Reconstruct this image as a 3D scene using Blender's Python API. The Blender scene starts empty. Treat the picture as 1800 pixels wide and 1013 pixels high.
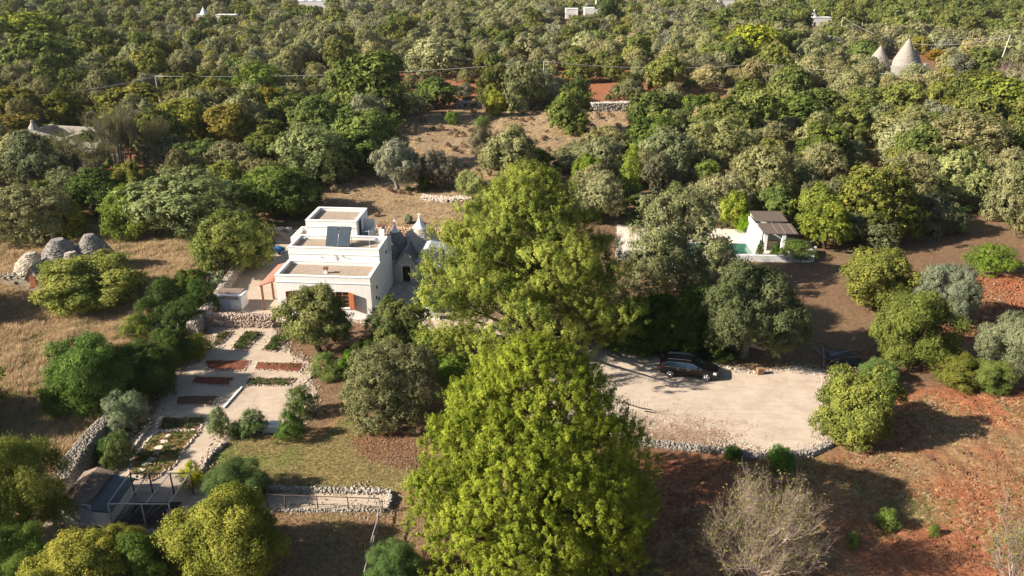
import bpy, bmesh, math, random
import numpy as np
from mathutils import Vector, Matrix
from mathutils import noise as mnoise

HAZE = True
R = math.radians
scene = bpy.context.scene
COL = scene.collection

# ------------------------------------------------------------------ camera, sky, sun, exposure
F_PX, TILT, CAM_H = 1400.0, math.atan(600 / 1400.0), 32.0
cam_data = bpy.data.cameras.new('camera')
cam = bpy.data.objects.new('camera', cam_data)
COL.objects.link(cam)
cam.location = (0, 0, CAM_H)
cam.rotation_euler = (math.pi / 2 - TILT, 0, 0)
cam_data.sensor_width = 36.0
cam_data.lens = 36.0 * F_PX / 1800.0
cam_data.clip_start = 0.5
cam_data.clip_end = 6000
scene.camera = cam

SUN_EL, SUN_AZ = R(29), R(13)          # light travels towards (cos az, sin az) on the ground
world = bpy.data.worlds.new('World')
scene.world = world
world.use_nodes = True
wn = world.node_tree
wn.nodes.clear()
sky = wn.nodes.new('ShaderNodeTexSky')
sky.sky_type = 'NISHITA'
sky.sun_disc = False
sky.sun_elevation = SUN_EL
sky.sun_rotation = math.atan2(-math.cos(SUN_AZ), -math.sin(SUN_AZ))
sky.altitude = 300
bg = wn.nodes.new('ShaderNodeBackground')
bg.inputs['Strength'].default_value = 0.05
wo = wn.nodes.new('ShaderNodeOutputWorld')
wn.links.new(sky.outputs['Color'], bg.inputs['Color'])
wn.links.new(bg.outputs['Background'], wo.inputs['Surface'])

sd = bpy.data.lights.new('sun', 'SUN')
sd.energy = 4.8
sd.angle = R(0.53)
sd.color = (1.0, 0.9, 0.765)
sun = bpy.data.objects.new('sun', sd)
COL.objects.link(sun)
sdir = Vector((math.cos(SUN_AZ) * math.cos(SUN_EL), math.sin(SUN_AZ) * math.cos(SUN_EL), -math.sin(SUN_EL)))
sun.rotation_euler = sdir.to_track_quat('-Z', 'Y').to_euler()
sun.location = (-60, -20, 60)

scene.view_settings.view_transform = 'Standard'
scene.view_settings.look = 'None'
scene.view_settings.exposure = 1.33
scene.view_settings.gamma = 1.0
scene.view_settings.use_curve_mapping = False
scene.render.engine = 'CYCLES'
scene.cycles.max_bounces = 5
scene.cycles.diffuse_bounces = 3
scene.cycles.transmission_bounces = 3
scene.cycles.volume_bounces = 0
scene.cycles.use_denoising = True

# ------------------------------------------------------------------ picture point -> place on the ground
TS, TC = math.sin(TILT), math.cos(TILT)

def terr(x, y):
    """gentle swell of the country beyond the garden (works on floats and arrays)"""
    d = np.hypot(x, y)
    k = np.clip((d - 115) / 90, 0, 1)
    k = k * k * (3 - 2 * k)
    return k * (1.3 * np.sin(x * .021 + 1.0) * np.cos(y * .017 + .5) + .8 * np.sin(x * .043 - y * .031)) \
        + np.clip((d - 520) / 600, 0, 1) ** 1.5 * 16

def ray(px, py):
    u, v = (px - 900) / F_PX, (py - 506.5) / F_PX
    return u, TC - v * TS, -TS - v * TC

def G(px, py, z=None):
    rx, ry, rz = ray(px, py)
    if rz > -.03: rz = -.03
    zz = 0.0 if z is None else z
    for _ in range(6 if z is None else 1):
        t = (zz - CAM_H) / rz
        x, y = rx * t, ry * t
        if z is None: zz = float(terr(x, y))
    return x, y

def ZZ(py, d):
    rx, ry, rz = ray(900, py)
    return CAM_H + rz * d / ry

def P(x, y, z):
    dz = z - CAM_H
    zc = y * TC - dz * TS
    return 900 + F_PX * x / zc, 506.5 - F_PX * (y * TS + dz * TC) / zc

# ------------------------------------------------------------------ materials
MATS = {}
def srgb(r, g, b):
    f = lambda c: (c / 255 / 12.92) if c / 255 <= .04045 else ((c / 255 + .055) / 1.055) ** 2.4
    return (f(r), f(g), f(b))

def mat(name, col, rough=.85, var=.18, scale=3.0, bump=.0, bscale=20.0, metal=0.0, col2=None, spec=.25, stretch=None, detail=6):
    if name in MATS: return MATS[name]
    m = bpy.data.materials.new(name)
    m.use_nodes = True
    nt = m.node_tree; N = nt.nodes; L = nt.links
    b = N['Principled BSDF']
    b.inputs['Roughness'].default_value = rough
    b.inputs['Metallic'].default_value = metal
    b.inputs['Specular IOR Level'].default_value = spec
    tc = N.new('ShaderNodeTexCoord')
    mp = N.new('ShaderNodeMapping')
    if stretch: mp.inputs['Scale'].default_value = stretch
    L.new(tc.outputs['Object'], mp.inputs['Vector'])
    n1 = N.new('ShaderNodeTexNoise'); n1.inputs['Scale'].default_value = scale; n1.inputs['Detail'].default_value = detail
    n1.inputs['Roughness'].default_value = .65
    L.new(mp.outputs[0], n1.inputs['Vector'])
    cr = N.new('ShaderNodeValToRGB')
    c2 = col2 or tuple(min(1, c * (1 + var)) for c in col)
    c1 = tuple(c * (1 - var) for c in col)
    cr.color_ramp.elements[0].position = .3; cr.color_ramp.elements[0].color = (*c1, 1)
    cr.color_ramp.elements[1].position = .7; cr.color_ramp.elements[1].color = (*c2, 1)
    L.new(n1.outputs['Fac'], cr.inputs['Fac'])
    L.new(cr.outputs['Color'], b.inputs['Base Color'])
    if bump:
        n2 = N.new('ShaderNodeTexNoise'); n2.inputs['Scale'].default_value = bscale; n2.inputs['Detail'].default_value = 5
        L.new(mp.outputs[0], n2.inputs['Vector'])
        bp = N.new('ShaderNodeBump'); bp.inputs['Strength'].default_value = bump; bp.inputs['Distance'].default_value = .05
        L.new(n2.outputs['Fac'], bp.inputs['Height']); L.new(bp.outputs[0], b.inputs['Normal'])
    MATS[name] = m
    return m

def tint_mat(name, sss=.28, gloss=.0, rvar=.22, base=None):
    """colour comes from the face attribute 'tint' (leaf, stone, blade), varied per object"""
    m = bpy.data.materials.new(name); m.use_nodes = True
    nt = m.node_tree; N = nt.nodes; L = nt.links
    N.clear()
    at = N.new('ShaderNodeAttribute'); at.attribute_name = 'tint'
    oi = N.new('ShaderNodeObjectInfo')
    mr = N.new('ShaderNodeMapRange'); mr.inputs['To Min'].default_value = 1 - rvar; mr.inputs['To Max'].default_value = 1 + rvar
    L.new(oi.outputs['Random'], mr.inputs['Value'])
    hs = N.new('ShaderNodeHueSaturation')
    mh = N.new('ShaderNodeMath'); mh.operation = 'MULTIPLY'; mh.inputs[1].default_value = 7.31
    mf = N.new('ShaderNodeMath'); mf.operation = 'FRACT'
    m2 = N.new('ShaderNodeMapRange'); m2.inputs['To Min'].default_value = .5 - .02 * (rvar / .22); m2.inputs['To Max'].default_value = .5 + .015 * (rvar / .22)
    L.new(oi.outputs['Random'], mh.inputs[0]); L.new(mh.outputs[0], mf.inputs[0]); L.new(mf.outputs[0], m2.inputs['Value'])
    L.new(m2.outputs[0], hs.inputs['Hue']); L.new(mr.outputs[0], hs.inputs['Value'])
    L.new(at.outputs['Color'], hs.inputs['Color'])
    mu = N.new('ShaderNodeMix'); mu.data_type = 'RGBA'; mu.blend_type = 'MULTIPLY'; mu.inputs['Factor'].default_value = 1
    L.new(hs.outputs['Color'], mu.inputs['A']); L.new(oi.outputs['Color'], mu.inputs['B'])
    src = mu.outputs['Result']
    d = N.new('ShaderNodeBsdfDiffuse'); L.new(src, d.inputs['Color'])
    out = N.new('ShaderNodeOutputMaterial')
    last = d
    if sss:
        t = N.new('ShaderNodeBsdfTranslucent'); L.new(src, t.inputs['Color'])
        mx = N.new('ShaderNodeMixShader'); mx.inputs[0].default_value = sss
        L.new(last.outputs[0], mx.inputs[1]); L.new(t.outputs[0], mx.inputs[2]); last = mx
    if gloss:
        g = N.new('ShaderNodeBsdfGlossy'); g.inputs['Roughness'].default_value = .45; g.inputs['Color'].default_value = (.9, .9, .85, 1)
        mx = N.new('ShaderNodeMixShader'); mx.inputs[0].default_value = gloss
        L.new(last.outputs[0], mx.inputs[1]); L.new(g.outputs[0], mx.inputs[2]); last = mx
    L.new(last.outputs[0], out.inputs['Surface'])
    MATS[name] = m
    return m

LEAF = tint_mat('leaf', .24, 0)
STONE = tint_mat('stone', 0, 0, .08)
BLADE = tint_mat('blade', .25, 0, .2)
BARK = mat('bark', (.11, .085, .062), .95, .4, 6, .6, 25)
PALEBARK = mat('pale_bark', (.27, .235, .2), .95, .3, 8, .4, 25)
WHITE = mat('whitewash', (.79, .775, .75), .9, .07, 1.6, .15, 9, stretch=(2.2, 2.2, .45))
WHITE_TRIM = mat('white_trim', (.8, .79, .76), .8, .03, 3)
SHADEWALL = mat('shade_whitewash', (.66, .65, .63), .9, .08, 1.5, .2, 12)  # darker copy of the whitewash, with shade put into its colour

# ------------------------------------------------------------------ tags and mesh helpers
def tag(o, label=None, cat=None, group=None, kind=None):
    if label: o['label'] = label
    if cat: o['category'] = cat
    if group: o['group'] = group
    if kind: o['kind'] = kind
    return o

def root(name, loc, rz=0, label=None, cat=None, group=None):
    o = bpy.data.objects.new(name, None); COL.objects.link(o)
    o.empty_display_size = .3
    o.location = loc; o.rotation_euler = (0, 0, rz)
    return tag(o, label, cat, group)

class MB:
    def __init__(self): self.v = []; self.f = []; self.sm = []
    def add(self, vs, fs, smooth=False):
        k = len(self.v); self.v += [tuple(p) for p in vs]
        self.f += [tuple(i + k for i in f) for f in fs]; self.sm += [smooth] * len(fs)
        return self
    def box(self, x0, x1, y0, y1, z0, z1):
        v = [(x, y, z) for z in (z0, z1) for x, y in ((x0, y0), (x1, y0), (x1, y1), (x0, y1))]
        return self.add(v, [(3, 2, 1, 0), (4, 5, 6, 7), (0, 1, 5, 4), (1, 2, 6, 5), (2, 3, 7, 6), (3, 0, 4, 7)])
    def hexa(self, b, t):
        """b, t: four bottom and four top points (counter-clockwise from above)"""
        return self.add(list(b) + list(t), [(3, 2, 1, 0), (4, 5, 6, 7), (0, 1, 5, 4), (1, 2, 6, 5), (2, 3, 7, 6), (3, 0, 4, 7)])
    def tube(self, pts, rad, n=6, smooth=True, caps=True):
        pts = [Vector(p) for p in pts]
        if not hasattr(rad, '__len__'): rad = [rad] * len(pts)
        vs = []; fs = []
        ref = Vector((0, 0, 1))
        for i, p in enumerate(pts):
            d = (pts[min(i + 1, len(pts) - 1)] - pts[max(i - 1, 0)])
            if d.length < 1e-6: d = Vector((0, 0, 1))
            d.normalize()
            r = Vector((1, 0, 0)) if abs(d.z) > .9 else ref
            a = d.cross(r).normalized(); b = d.cross(a)
            for k in range(n):
                t = 2 * math.pi * k / n
                vs.append(p + (a * math.cos(t) + b * math.sin(t)) * rad[i])
        for i in range(len(pts) - 1):
            for k in range(n):
                fs.append((i * n + k, i * n + (k + 1) % n, (i + 1) * n + (k + 1) % n, (i + 1) * n + k))
        if caps:
            fs.append(tuple(range(n))[::-1]); fs.append(tuple(range((len(pts) - 1) * n, len(pts) * n)))
        return self.add(vs, fs, smooth)
    def lathe(self, prof, n=24, cx=0, cy=0, smooth=False, a0=0.0, jit=0.0, rnd=None):
        vs = []; fs = []
        for r, z in prof:
            for k in range(n):
                t = a0 + 2 * math.pi * k / n
                rr = r * (1 + (rnd.uniform(-jit, jit) if jit else 0))
                vs.append((cx + rr * math.cos(t), cy + rr * math.sin(t), z))
        for i in range(len(prof) - 1):
            for k in range(n):
                fs.append((i * n + k, i * n + (k + 1) % n, (i + 1) * n + (k + 1) % n, (i + 1) * n + k))
        if prof[-1][0] > 1e-4: fs.append(tuple(range((len(prof) - 1) * n, len(prof) * n)))
        return self.add(vs, fs, smooth)
    def obj(self, name, m, parent=None, loc=None, link=True):
        me = bpy.data.meshes.new(name)
        me.from_pydata(self.v, [], self.f)
        me.polygons.foreach_set('use_smooth', self.sm)
        me.materials.append(m)
        me.update()
        o = bpy.data.objects.new(name, me)
        if link: COL.objects.link(o)
        if parent: o.parent = parent
        if loc: o.location = loc
        return o

def np_mesh(name, verts, faces_n, loops, m, tint=None, smooth=False):
    """verts (n,3); faces all with faces_n corners; loops flat int array; tint (nf,3) per face"""
    me = bpy.data.meshes.new(name)
    nf = len(loops) // faces_n
    me.vertices.add(len(verts)); me.vertices.foreach_set('co', np.asarray(verts, dtype=np.float32).ravel())
    me.loops.add(len(loops)); me.loops.foreach_set('vertex_index', np.asarray(loops, dtype=np.int32))
    me.polygons.add(nf); me.polygons.foreach_set('loop_start', np.arange(0, nf * faces_n, faces_n, dtype=np.int32))
    if smooth: me.polygons.foreach_set('use_smooth', np.ones(nf, dtype=bool))
    if tint is not None:
        a = me.attributes.new('tint', 'FLOAT_COLOR', 'FACE')
        c = np.ones((nf, 4), dtype=np.float32); c[:, :3] = tint
        a.data.foreach_set('color', c.ravel())
    me.materials.append(m)
    me.update(calc_edges=True)
    return me

def obj_of(name, me, parent=None, loc=(0, 0, 0), rz=0, sc=(1, 1, 1), link=True):
    o = bpy.data.objects.new(name, me)
    if link: COL.objects.link(o)
    o.parent = parent; o.location = loc; o.rotation_euler = (0, 0, rz); o.scale = sc
    return o

# jittered rocks, joined
_ph = (1 + 5 ** .5) / 2
ICO_V = np.array([(-1, _ph, 0), (1, _ph, 0), (-1, -_ph, 0), (1, -_ph, 0), (0, -1, _ph), (0, 1, _ph), (0, -1, -_ph), (0, 1, -_ph), (_ph, 0, -1), (_ph, 0, 1), (-_ph, 0, -1), (-_ph, 0, 1)]) / math.hypot(1, _ph)
ICO_F = np.array([(0, 11, 5), (0, 5, 1), (0, 1, 7), (0, 7, 10), (0, 10, 11), (1, 5, 9), (5, 11, 4), (11, 10, 2), (10, 7, 6), (7, 1, 8), (3, 9, 4), (3, 4, 2), (3, 2, 6), (3, 6, 8), (3, 8, 9), (4, 9, 5), (2, 4, 11), (6, 2, 10), (8, 6, 7), (9, 8, 1)])

def rocks_mesh(name, pts, sizes, cols, rng, flat=.7, jit=.22, m=None):
    n = len(pts)
    v = np.repeat(ICO_V[None], n, 0) * (1 + rng.uniform(-jit, jit, (n, 12, 1)))
    v[:, :, 0] *= rng.uniform(.8, 1.35, (n, 1)); v[:, :, 2] *= flat * rng.uniform(.75, 1.25, (n, 1))
    a = rng.uniform(0, 6.28, n); c, s = np.cos(a)[:, None], np.sin(a)[:, None]
    x = v[:, :, 0] * c - v[:, :, 1] * s; y = v[:, :, 0] * s + v[:, :, 1] * c
    v = np.stack([x, y, v[:, :, 2]], 2) * np.asarray(sizes)[:, None, None] + np.asarray(pts)[:, None, :]
    f = ICO_F[None] + (np.arange(n) * 12)[:, None, None]
    t = np.repeat(cols, 20, 0) if np.ndim(cols) == 2 else np.repeat(np.asarray(cols)[None] * (1 + rng.uniform(-.25, .2, (n, 1))), 20, 0)
    return np_mesh(name, v.reshape(-1, 3), 3, f.ravel(), m or STONE, t)

def inpoly(x, y, poly):
    x = np.asarray(x, float); y = np.asarray(y, float)
    r = np.zeros(x.shape, bool)
    n = len(poly)
    for i in range(n):
        x1, y1 = poly[i]; x2, y2 = poly[(i + 1) % n]
        if y1 == y2: continue
        c = ((y1 > y) != (y2 > y)) & (x < (x2 - x1) * (y - y1) / (y2 - y1) + x1)
        r ^= c
    return r

def GP(pts): return [G(*p) for p in pts]

def vnoise(x, y, s, seed=0.0):
    """cheap smooth value noise from sines, -1..1, vectorised"""
    x = np.asarray(x) / s + seed * 3.7; y = np.asarray(y) / s - seed * 1.9
    return (np.sin(x * 1.7 + 1.3 * np.sin(y * 1.1)) + np.sin(y * 1.9 + 1.2 * np.sin(x * .9 + 2)) + np.sin((x + y) * 1.13 + 1.5 * np.sin(x * .7 - y * .6)) + np.sin((x - y) * 2.3 + np.sin(y * 1.6))) / 4

def hashn(x, y, seed=0):
    h = np.sin(x * 127.1 + y * 311.7 + seed * 74.7) * 43758.5453
    return h - np.floor(h)
def vn(x, y, s, seed=0):
    x = x / s; y = y / s
    xi, yi = np.floor(x), np.floor(y); xf, yf = x - xi, y - yi
    u, v = xf * xf * (3 - 2 * xf), yf * yf * (3 - 2 * yf)
    a, b = hashn(xi, yi, seed), hashn(xi + 1, yi, seed); c, d = hashn(xi, yi + 1, seed), hashn(xi + 1, yi + 1, seed)
    return a + (b - a) * u + (c - a) * v + (a - b - c + d) * u * v
def fbm(x, y, s, seed=0, o=4):
    r = 0; amp = .5
    for i in range(o):
        r = r + amp * vn(x, y, s / 2 ** i, seed + i * 11); amp *= .5
    return r / (1 - .5 ** o)

# ------------------------------------------------------------------ scatter (countless small things) with geometry nodes
def scatter(name, pts, scl, rot, idx, protos, label, cat, group=None, kind='stuff', parent=None):
    me = bpy.data.meshes.new(name)
    n = len(pts)
    me.vertices.add(n); me.vertices.foreach_set('co', np.asarray(pts, np.float32).ravel())
    for nm, ty, data, key in (('scl', 'FLOAT_VECTOR', scl, 'vector'), ('rotz', 'FLOAT_VECTOR', rot, 'vector'), ('pick', 'INT', idx, 'value')):
        a = me.attributes.new(nm, ty, 'POINT')
        a.data.foreach_set(key, np.asarray(data, np.int32 if ty == 'INT' else np.float32).ravel())
    o = bpy.data.objects.new(name, me); COL.objects.link(o)
    if parent: o.parent = parent
    pc = bpy.data.collections.new(name + '_kinds')
    for k, pm in enumerate(protos):
        po = bpy.data.objects.new('%s_kind_%02d' % (name, k), pm); pc.objects.link(po)
    g = bpy.data.node_groups.new(name, 'GeometryNodeTree')
    g.interface.new_socket('Geometry', in_out='INPUT', socket_type='NodeSocketGeometry')
    g.interface.new_socket('Geometry', in_out='OUTPUT', socket_type='NodeSocketGeometry')
    N, L = g.nodes, g.links
    gi, go = N.new('NodeGroupInput'), N.new('NodeGroupOutput')
    ci = N.new('GeometryNodeCollectionInfo'); ci.inputs['Collection'].default_value = pc
    ci.inputs['Separate Children'].default_value = True; ci.inputs['Reset Children'].default_value = True
    ip = N.new('GeometryNodeInstanceOnPoints'); ip.inputs['Pick Instance'].default_value = True
    def na(nm, ty):
        q = N.new('GeometryNodeInputNamedAttribute'); q.data_type = ty; q.inputs['Name'].default_value = nm
        return q.outputs['Attribute']
    L.new(gi.outputs[0], ip.inputs['Points']); L.new(ci.outputs[0], ip.inputs['Instance'])
    L.new(na('pick', 'INT'), ip.inputs['Instance Index'])
    L.new(na('scl', 'FLOAT_VECTOR'), ip.inputs['Scale'])
    L.new(na('rotz', 'FLOAT_VECTOR'), ip.inputs['Rotation'])
    L.new(ip.outputs[0], go.inputs[0])
    md = o.modifiers.new('scatter', 'NODES'); md.node_group = g
    return tag(o, label, cat, group, kind)
# ================================================================== SETTING: ground
rng = np.random.default_rng(7)
LOT = [(905, 640), (960, 612), (1010, 604), (1075, 603), (1110, 620), (1160, 630), (1250, 640), (1330, 655), (1400, 643), (1450, 652), (1452, 700), (1460, 772), (1425, 792), (1340, 795), (1280, 784), (1200, 780), (1120, 770), (1060, 760), (960, 740)]
GARDEN = [(366, 562), (488, 572), (486, 598), (520, 625), (547, 640), (543, 665), (556, 700), (530, 745), (462, 752), (398, 775), (372, 800), (345, 850), (400, 864), (480, 866), (690, 864), (688, 897), (470, 896), (330, 905), (205, 905), (150, 930), (110, 985), (60, 990), (75, 930), (108, 880), (150, 868), (195, 820), (228, 775), (270, 738), (300, 660), (338, 628), (378, 606), (372, 585)]
YARD = [(372, 545), (420, 480), (470, 420), (520, 404), (700, 480), (800, 500), (860, 560), (960, 600), (1010, 604), (905, 640), (800, 600), (735, 580), (660, 572), (540, 560), (486, 566)]
TERR = [(1085, 395), (1330, 405), (1425, 425), (1432, 452), (1300, 456), (1180, 456), (1082, 452)]
LAWN = [(352, 800), (400, 772), (560, 772), (600, 735), (650, 742), (745, 800), (735, 862), (480, 862), (372, 852)]
REDF = [(1500, 700), (1640, 690), (1800, 680), (1900, 700), (1950, 1060), (1050, 1060), (1080, 900), (1150, 810), (1300, 800), (1400, 830), (1500, 790)]
REDN = [(1600, 500), (1700, 485), (1850, 480), (1850, 640), (1740, 600), (1680, 600)]
HILL = [(560, 345), (640, 300), (690, 235), (720, 205), (800, 190), (960, 195), (1110, 185), (1180, 230), (1110, 280), (900, 300), (830, 380), (760, 420), (560, 400)]
REDT = [(560, 130), (700, 112), (840, 112), (1000, 118), (1260, 140), (1290, 190), (1180, 205), (1000, 190), (850, 185), (700, 190), (560, 170)]
DRYG = [(-80, 420), (60, 400), (200, 400), (350, 420), (352, 470), (372, 500), (352, 560), (300, 600), (240, 690), (185, 760), (120, 830), (-80, 830)]
BROWN = [(470, 900), (690, 900), (720, 880), (760, 1060), (300, 1060), (330, 925)]
LITTER = [(620, 775), (700, 755), (745, 790), (735, 830), (680, 815), (640, 805)]
PG = {k: GP(v) for k, v in dict(LOT=LOT, GARDEN=GARDEN, YARD=YARD, TERR=TERR, LAWN=LAWN, REDF=REDF, REDN=REDN, HILL=HILL, REDT=REDT, DRYG=DRYG, BROWN=BROWN, LITTER=LITTER).items()}

def mask(x, y, key, amp=1.2, s=2.5, n=5):
    r = np.zeros(x.shape)
    for i in range(n):
        dx = (fbm(x, y, s, 5 + i, 3) - .5) * 2 * amp + rng.uniform(-amp, amp) * .3
        dy = (fbm(x, y, s, 25 + i, 3) - .5) * 2 * amp + rng.uniform(-amp, amp) * .3
        r += inpoly(x + dx, y + dy, PG[key])
    return r / n

def axis(lo, hi, step, far_lo, far_hi, grow=1.16):
    a = list(np.arange(lo, hi + step, step)); s = step
    while a[-1] < far_hi: s *= grow; a.append(a[-1] + s)
    s = step; b = []; q = lo
    while q > far_lo: s *= grow; q -= s; b.append(q)
    return np.array(b[::-1] + a)
XS = axis(-58, 58, .3, -2600, 2600); YS = axis(26, 122, .3, -400, 3000)
gx, gy = np.meshgrid(XS, YS)
x, y = gx.ravel(), gy.ravel()
C = {}
def lay(col, c, w): col[:] = col * (1 - w[:, None]) + np.asarray(c)[None] * w[:, None]
n1, n2, n3 = fbm(x, y, 9, 1), fbm(x, y, 2.2, 2), fbm(x, y, .7, 3, 3)
soil = np.tile(np.array([.19, .115, .068]), (len(x), 1))
lay(soil, (.2, .15, .075), np.clip((n1 - .45) * 3, 0, 1) * .7)
lay(soil, (.24, .088, .04), np.clip((fbm(x, y, 30, 9) - .5) * 5, 0, 1) * np.clip((np.hypot(x, y) - 100) / 40, 0, 1) * .8)
mh = mask(x, y, 'HILL', 3, 6); lay(soil, (.27, .19, .115), mh); lay(soil, (.22, .165, .09), mh * np.clip((n2 - .5) * 4, 0, 1) * .8)
mr = mask(x, y, 'REDT', 4, 8); lay(soil, (.30, .12, .06), mr * .85)
md = mask(x, y, 'DRYG', 2, 4); lay(soil, (.48, .35, .2), md); lay(soil, (.2, .16, .07), md * np.clip((n1 - .5) * 5, 0, 1) * .8); lay(soil, (.25, .15, .09), md * np.clip((n2 - .55) * 5, 0, 1) * .6)
mf = mask(x, y, 'REDF', 1.8, 4); lay(soil, (.31, .12, .06), mf)
mfn = mask(x, y, 'REDN', 1.5, 4); lay(soil, (.34, .115, .05), mfn); mf = np.maximum(mf, mfn)
lay(soil, (.25, .17, .085), mf * np.clip((n1 + .5 * n2 - .68) * 4, 0, 1) * .8)
lay(soil, (.13, .14, .045), mf * np.clip((fbm(x, y, 5, 17) - .56) * 6, 0, 1) * .7)
mb = mask(x, y, 'BROWN', 1, 3); lay(soil, (.25, .145, .085), mb)
lay(soil, (.17, .15, .06), mb * np.clip((n2 - .5) * 4, 0, 1) * .6)
ml = mask(x, y, 'LAWN', .9, 2.5); lay(soil, (.165, .20, .05), ml); lay(soil, (.27, .19, .085), ml * np.clip((n1 + n2 - .98) * 5, 0, 1) * .85)
lay(soil, (.3, .14, .075), mask(x, y, 'LAWN', 2.2, 3) * (1 - mask(x, y, 'LAWN', .3, 2)) * .8)
mlit = mask(x, y, 'LITTER', .8, 1.5); lay(soil, (.34, .19, .12), mlit)
flatm = np.maximum.reduce([inpoly(x, y, PG[k]) * 1.0 for k in ('LOT', 'GARDEN', 'YARD', 'TERR')])
lay(soil, (.5, .4, .3), flatm)
z = terr(x, y) + (fbm(x, y, 3.5, 40) - .5) * .12 * (1 - flatm)
z += mf * (1 - flatm) * ((fbm(x, y, .9, 41, 3) - .5) * .34 + (vn(x, y, .45, 55) - .5) * .14)
z += md * (1 - flatm) * ((fbm(x, y, 2.2, 42, 3) - .5) * .5)
z += mh * (fbm(x, y, 4, 43) - .5) * .9 + (1 - ml) * (1 - flatm) * (vn(x, y, .6, 44) - .5) * .05
z = np.where(flatm > 0, 0, z)
z = np.where(np.hypot(x, y) > 900, np.maximum(z, 6), z)
nx, ny = len(XS), len(YS)
ii = (np.arange(ny - 1)[:, None] * nx + np.arange(nx - 1)[None]).ravel()
loops = np.stack([ii, ii + 1, ii + nx + 1, ii + nx], 1).ravel()

def ground_mat():
    m = bpy.data.materials.new('soil'); m.use_nodes = True
    nt = m.node_tree; N = nt.nodes; L = nt.links
    b = N['Principled BSDF']; b.inputs['Roughness'].default_value = .95; b.inputs['Specular IOR Level'].default_value = .1
    at = N.new('ShaderNodeAttribute'); at.attribute_name = 'soil'
    tc = N.new('ShaderNodeTexCoord')
    def noise(s, d=6):
        q = N.new('ShaderNodeTexNoise'); q.inputs['Scale'].default_value = s; q.inputs['Detail'].default_value = d; q.inputs['Roughness'].default_value = .7
        L.new(tc.outputs['Object'], q.inputs['Vector']); return q.outputs['Fac']
    def mapr(s, a, c, lo=.35, hi=.65):
        q = N.new('ShaderNodeMapRange'); L.new(s, q.inputs['Value']); q.inputs['From Min'].default_value = lo; q.inputs['From Max'].default_value = hi
        q.inputs['To Min'].default_value = a; q.inputs['To Max'].default_value = c; return q.outputs[0]
    m1 = N.new('ShaderNodeMath'); m1.operation = 'MULTIPLY'
    L.new(mapr(noise(2.3), .68, 1.28), m1.inputs[0]); L.new(mapr(noise(9, 4), .72, 1.25), m1.inputs[1])
    mu = N.new('ShaderNodeVectorMath'); mu.operation = 'SCALE'
    L.new(at.outputs['Color'], mu.inputs[0]); L.new(m1.outputs[0], mu.inputs['Scale'])
    # small pale stones
    vo = N.new('ShaderNodeTexVoronoi'); vo.inputs['Scale'].default_value = 1.6; vo.inputs['Randomness'].default_value = 1
    L.new(tc.outputs['Object'], vo.inputs['Vector'])
    st = mapr(vo.outputs['Distance'], 1, 0, .05, .09)
    mx = N.new('ShaderNodeMix'); mx.data_type = 'RGBA'
    mm = N.new('ShaderNodeMath'); mm.operation = 'MULTIPLY'; mm.inputs[1].default_value = .55; L.new(st, mm.inputs[0])
    L.new(mm.outputs[0], mx.inputs['Factor']); L.new(mu.outputs[0], mx.inputs['A']); mx.inputs['B'].default_value = (.42, .36, .29, 1)
    L.new(mx.outputs['Result'], b.inputs['Base Color'])
    bp = N.new('ShaderNodeBump'); bp.inputs['Strength'].default_value = .9; bp.inputs['Distance'].default_value = .12
    L.new(noise(5, 8), bp.inputs['Height']); L.new(bp.outputs[0], b.inputs['Normal'])
    return m
GM = ground_mat()
gme = np_mesh('ground', np.stack([x, y, z], 1), 4, loops, GM, None, True)
a = gme.attributes.new('soil', 'FLOAT_COLOR', 'POINT')
a.data.foreach_set('color', np.concatenate([np.clip(soil, 0, 1), np.ones((len(x), 1))], 1).astype(np.float32).ravel())
tag(obj_of('ground', gme), kind='structure')
ZG = z.reshape(ny, nx)
def ground_z(px_, py_):
    i = np.clip(np.searchsorted(XS, px_) - 1, 0, nx - 2); j = np.clip(np.searchsorted(YS, py_) - 1, 0, ny - 2)
    fx = (px_ - XS[i]) / (XS[i + 1] - XS[i]); fy = (py_ - YS[j]) / (YS[j + 1] - YS[j])
    return (ZG[j, i] * (1 - fx) * (1 - fy) + ZG[j, i + 1] * fx * (1 - fy) + ZG[j + 1, i] * (1 - fx) * fy + ZG[j + 1, i + 1] * fx * fy)
def in_any(x, y, keys):
    r = np.zeros(np.shape(x), bool)
    for k in keys: r |= inpoly(x, y, PG[k])
    return r

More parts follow.
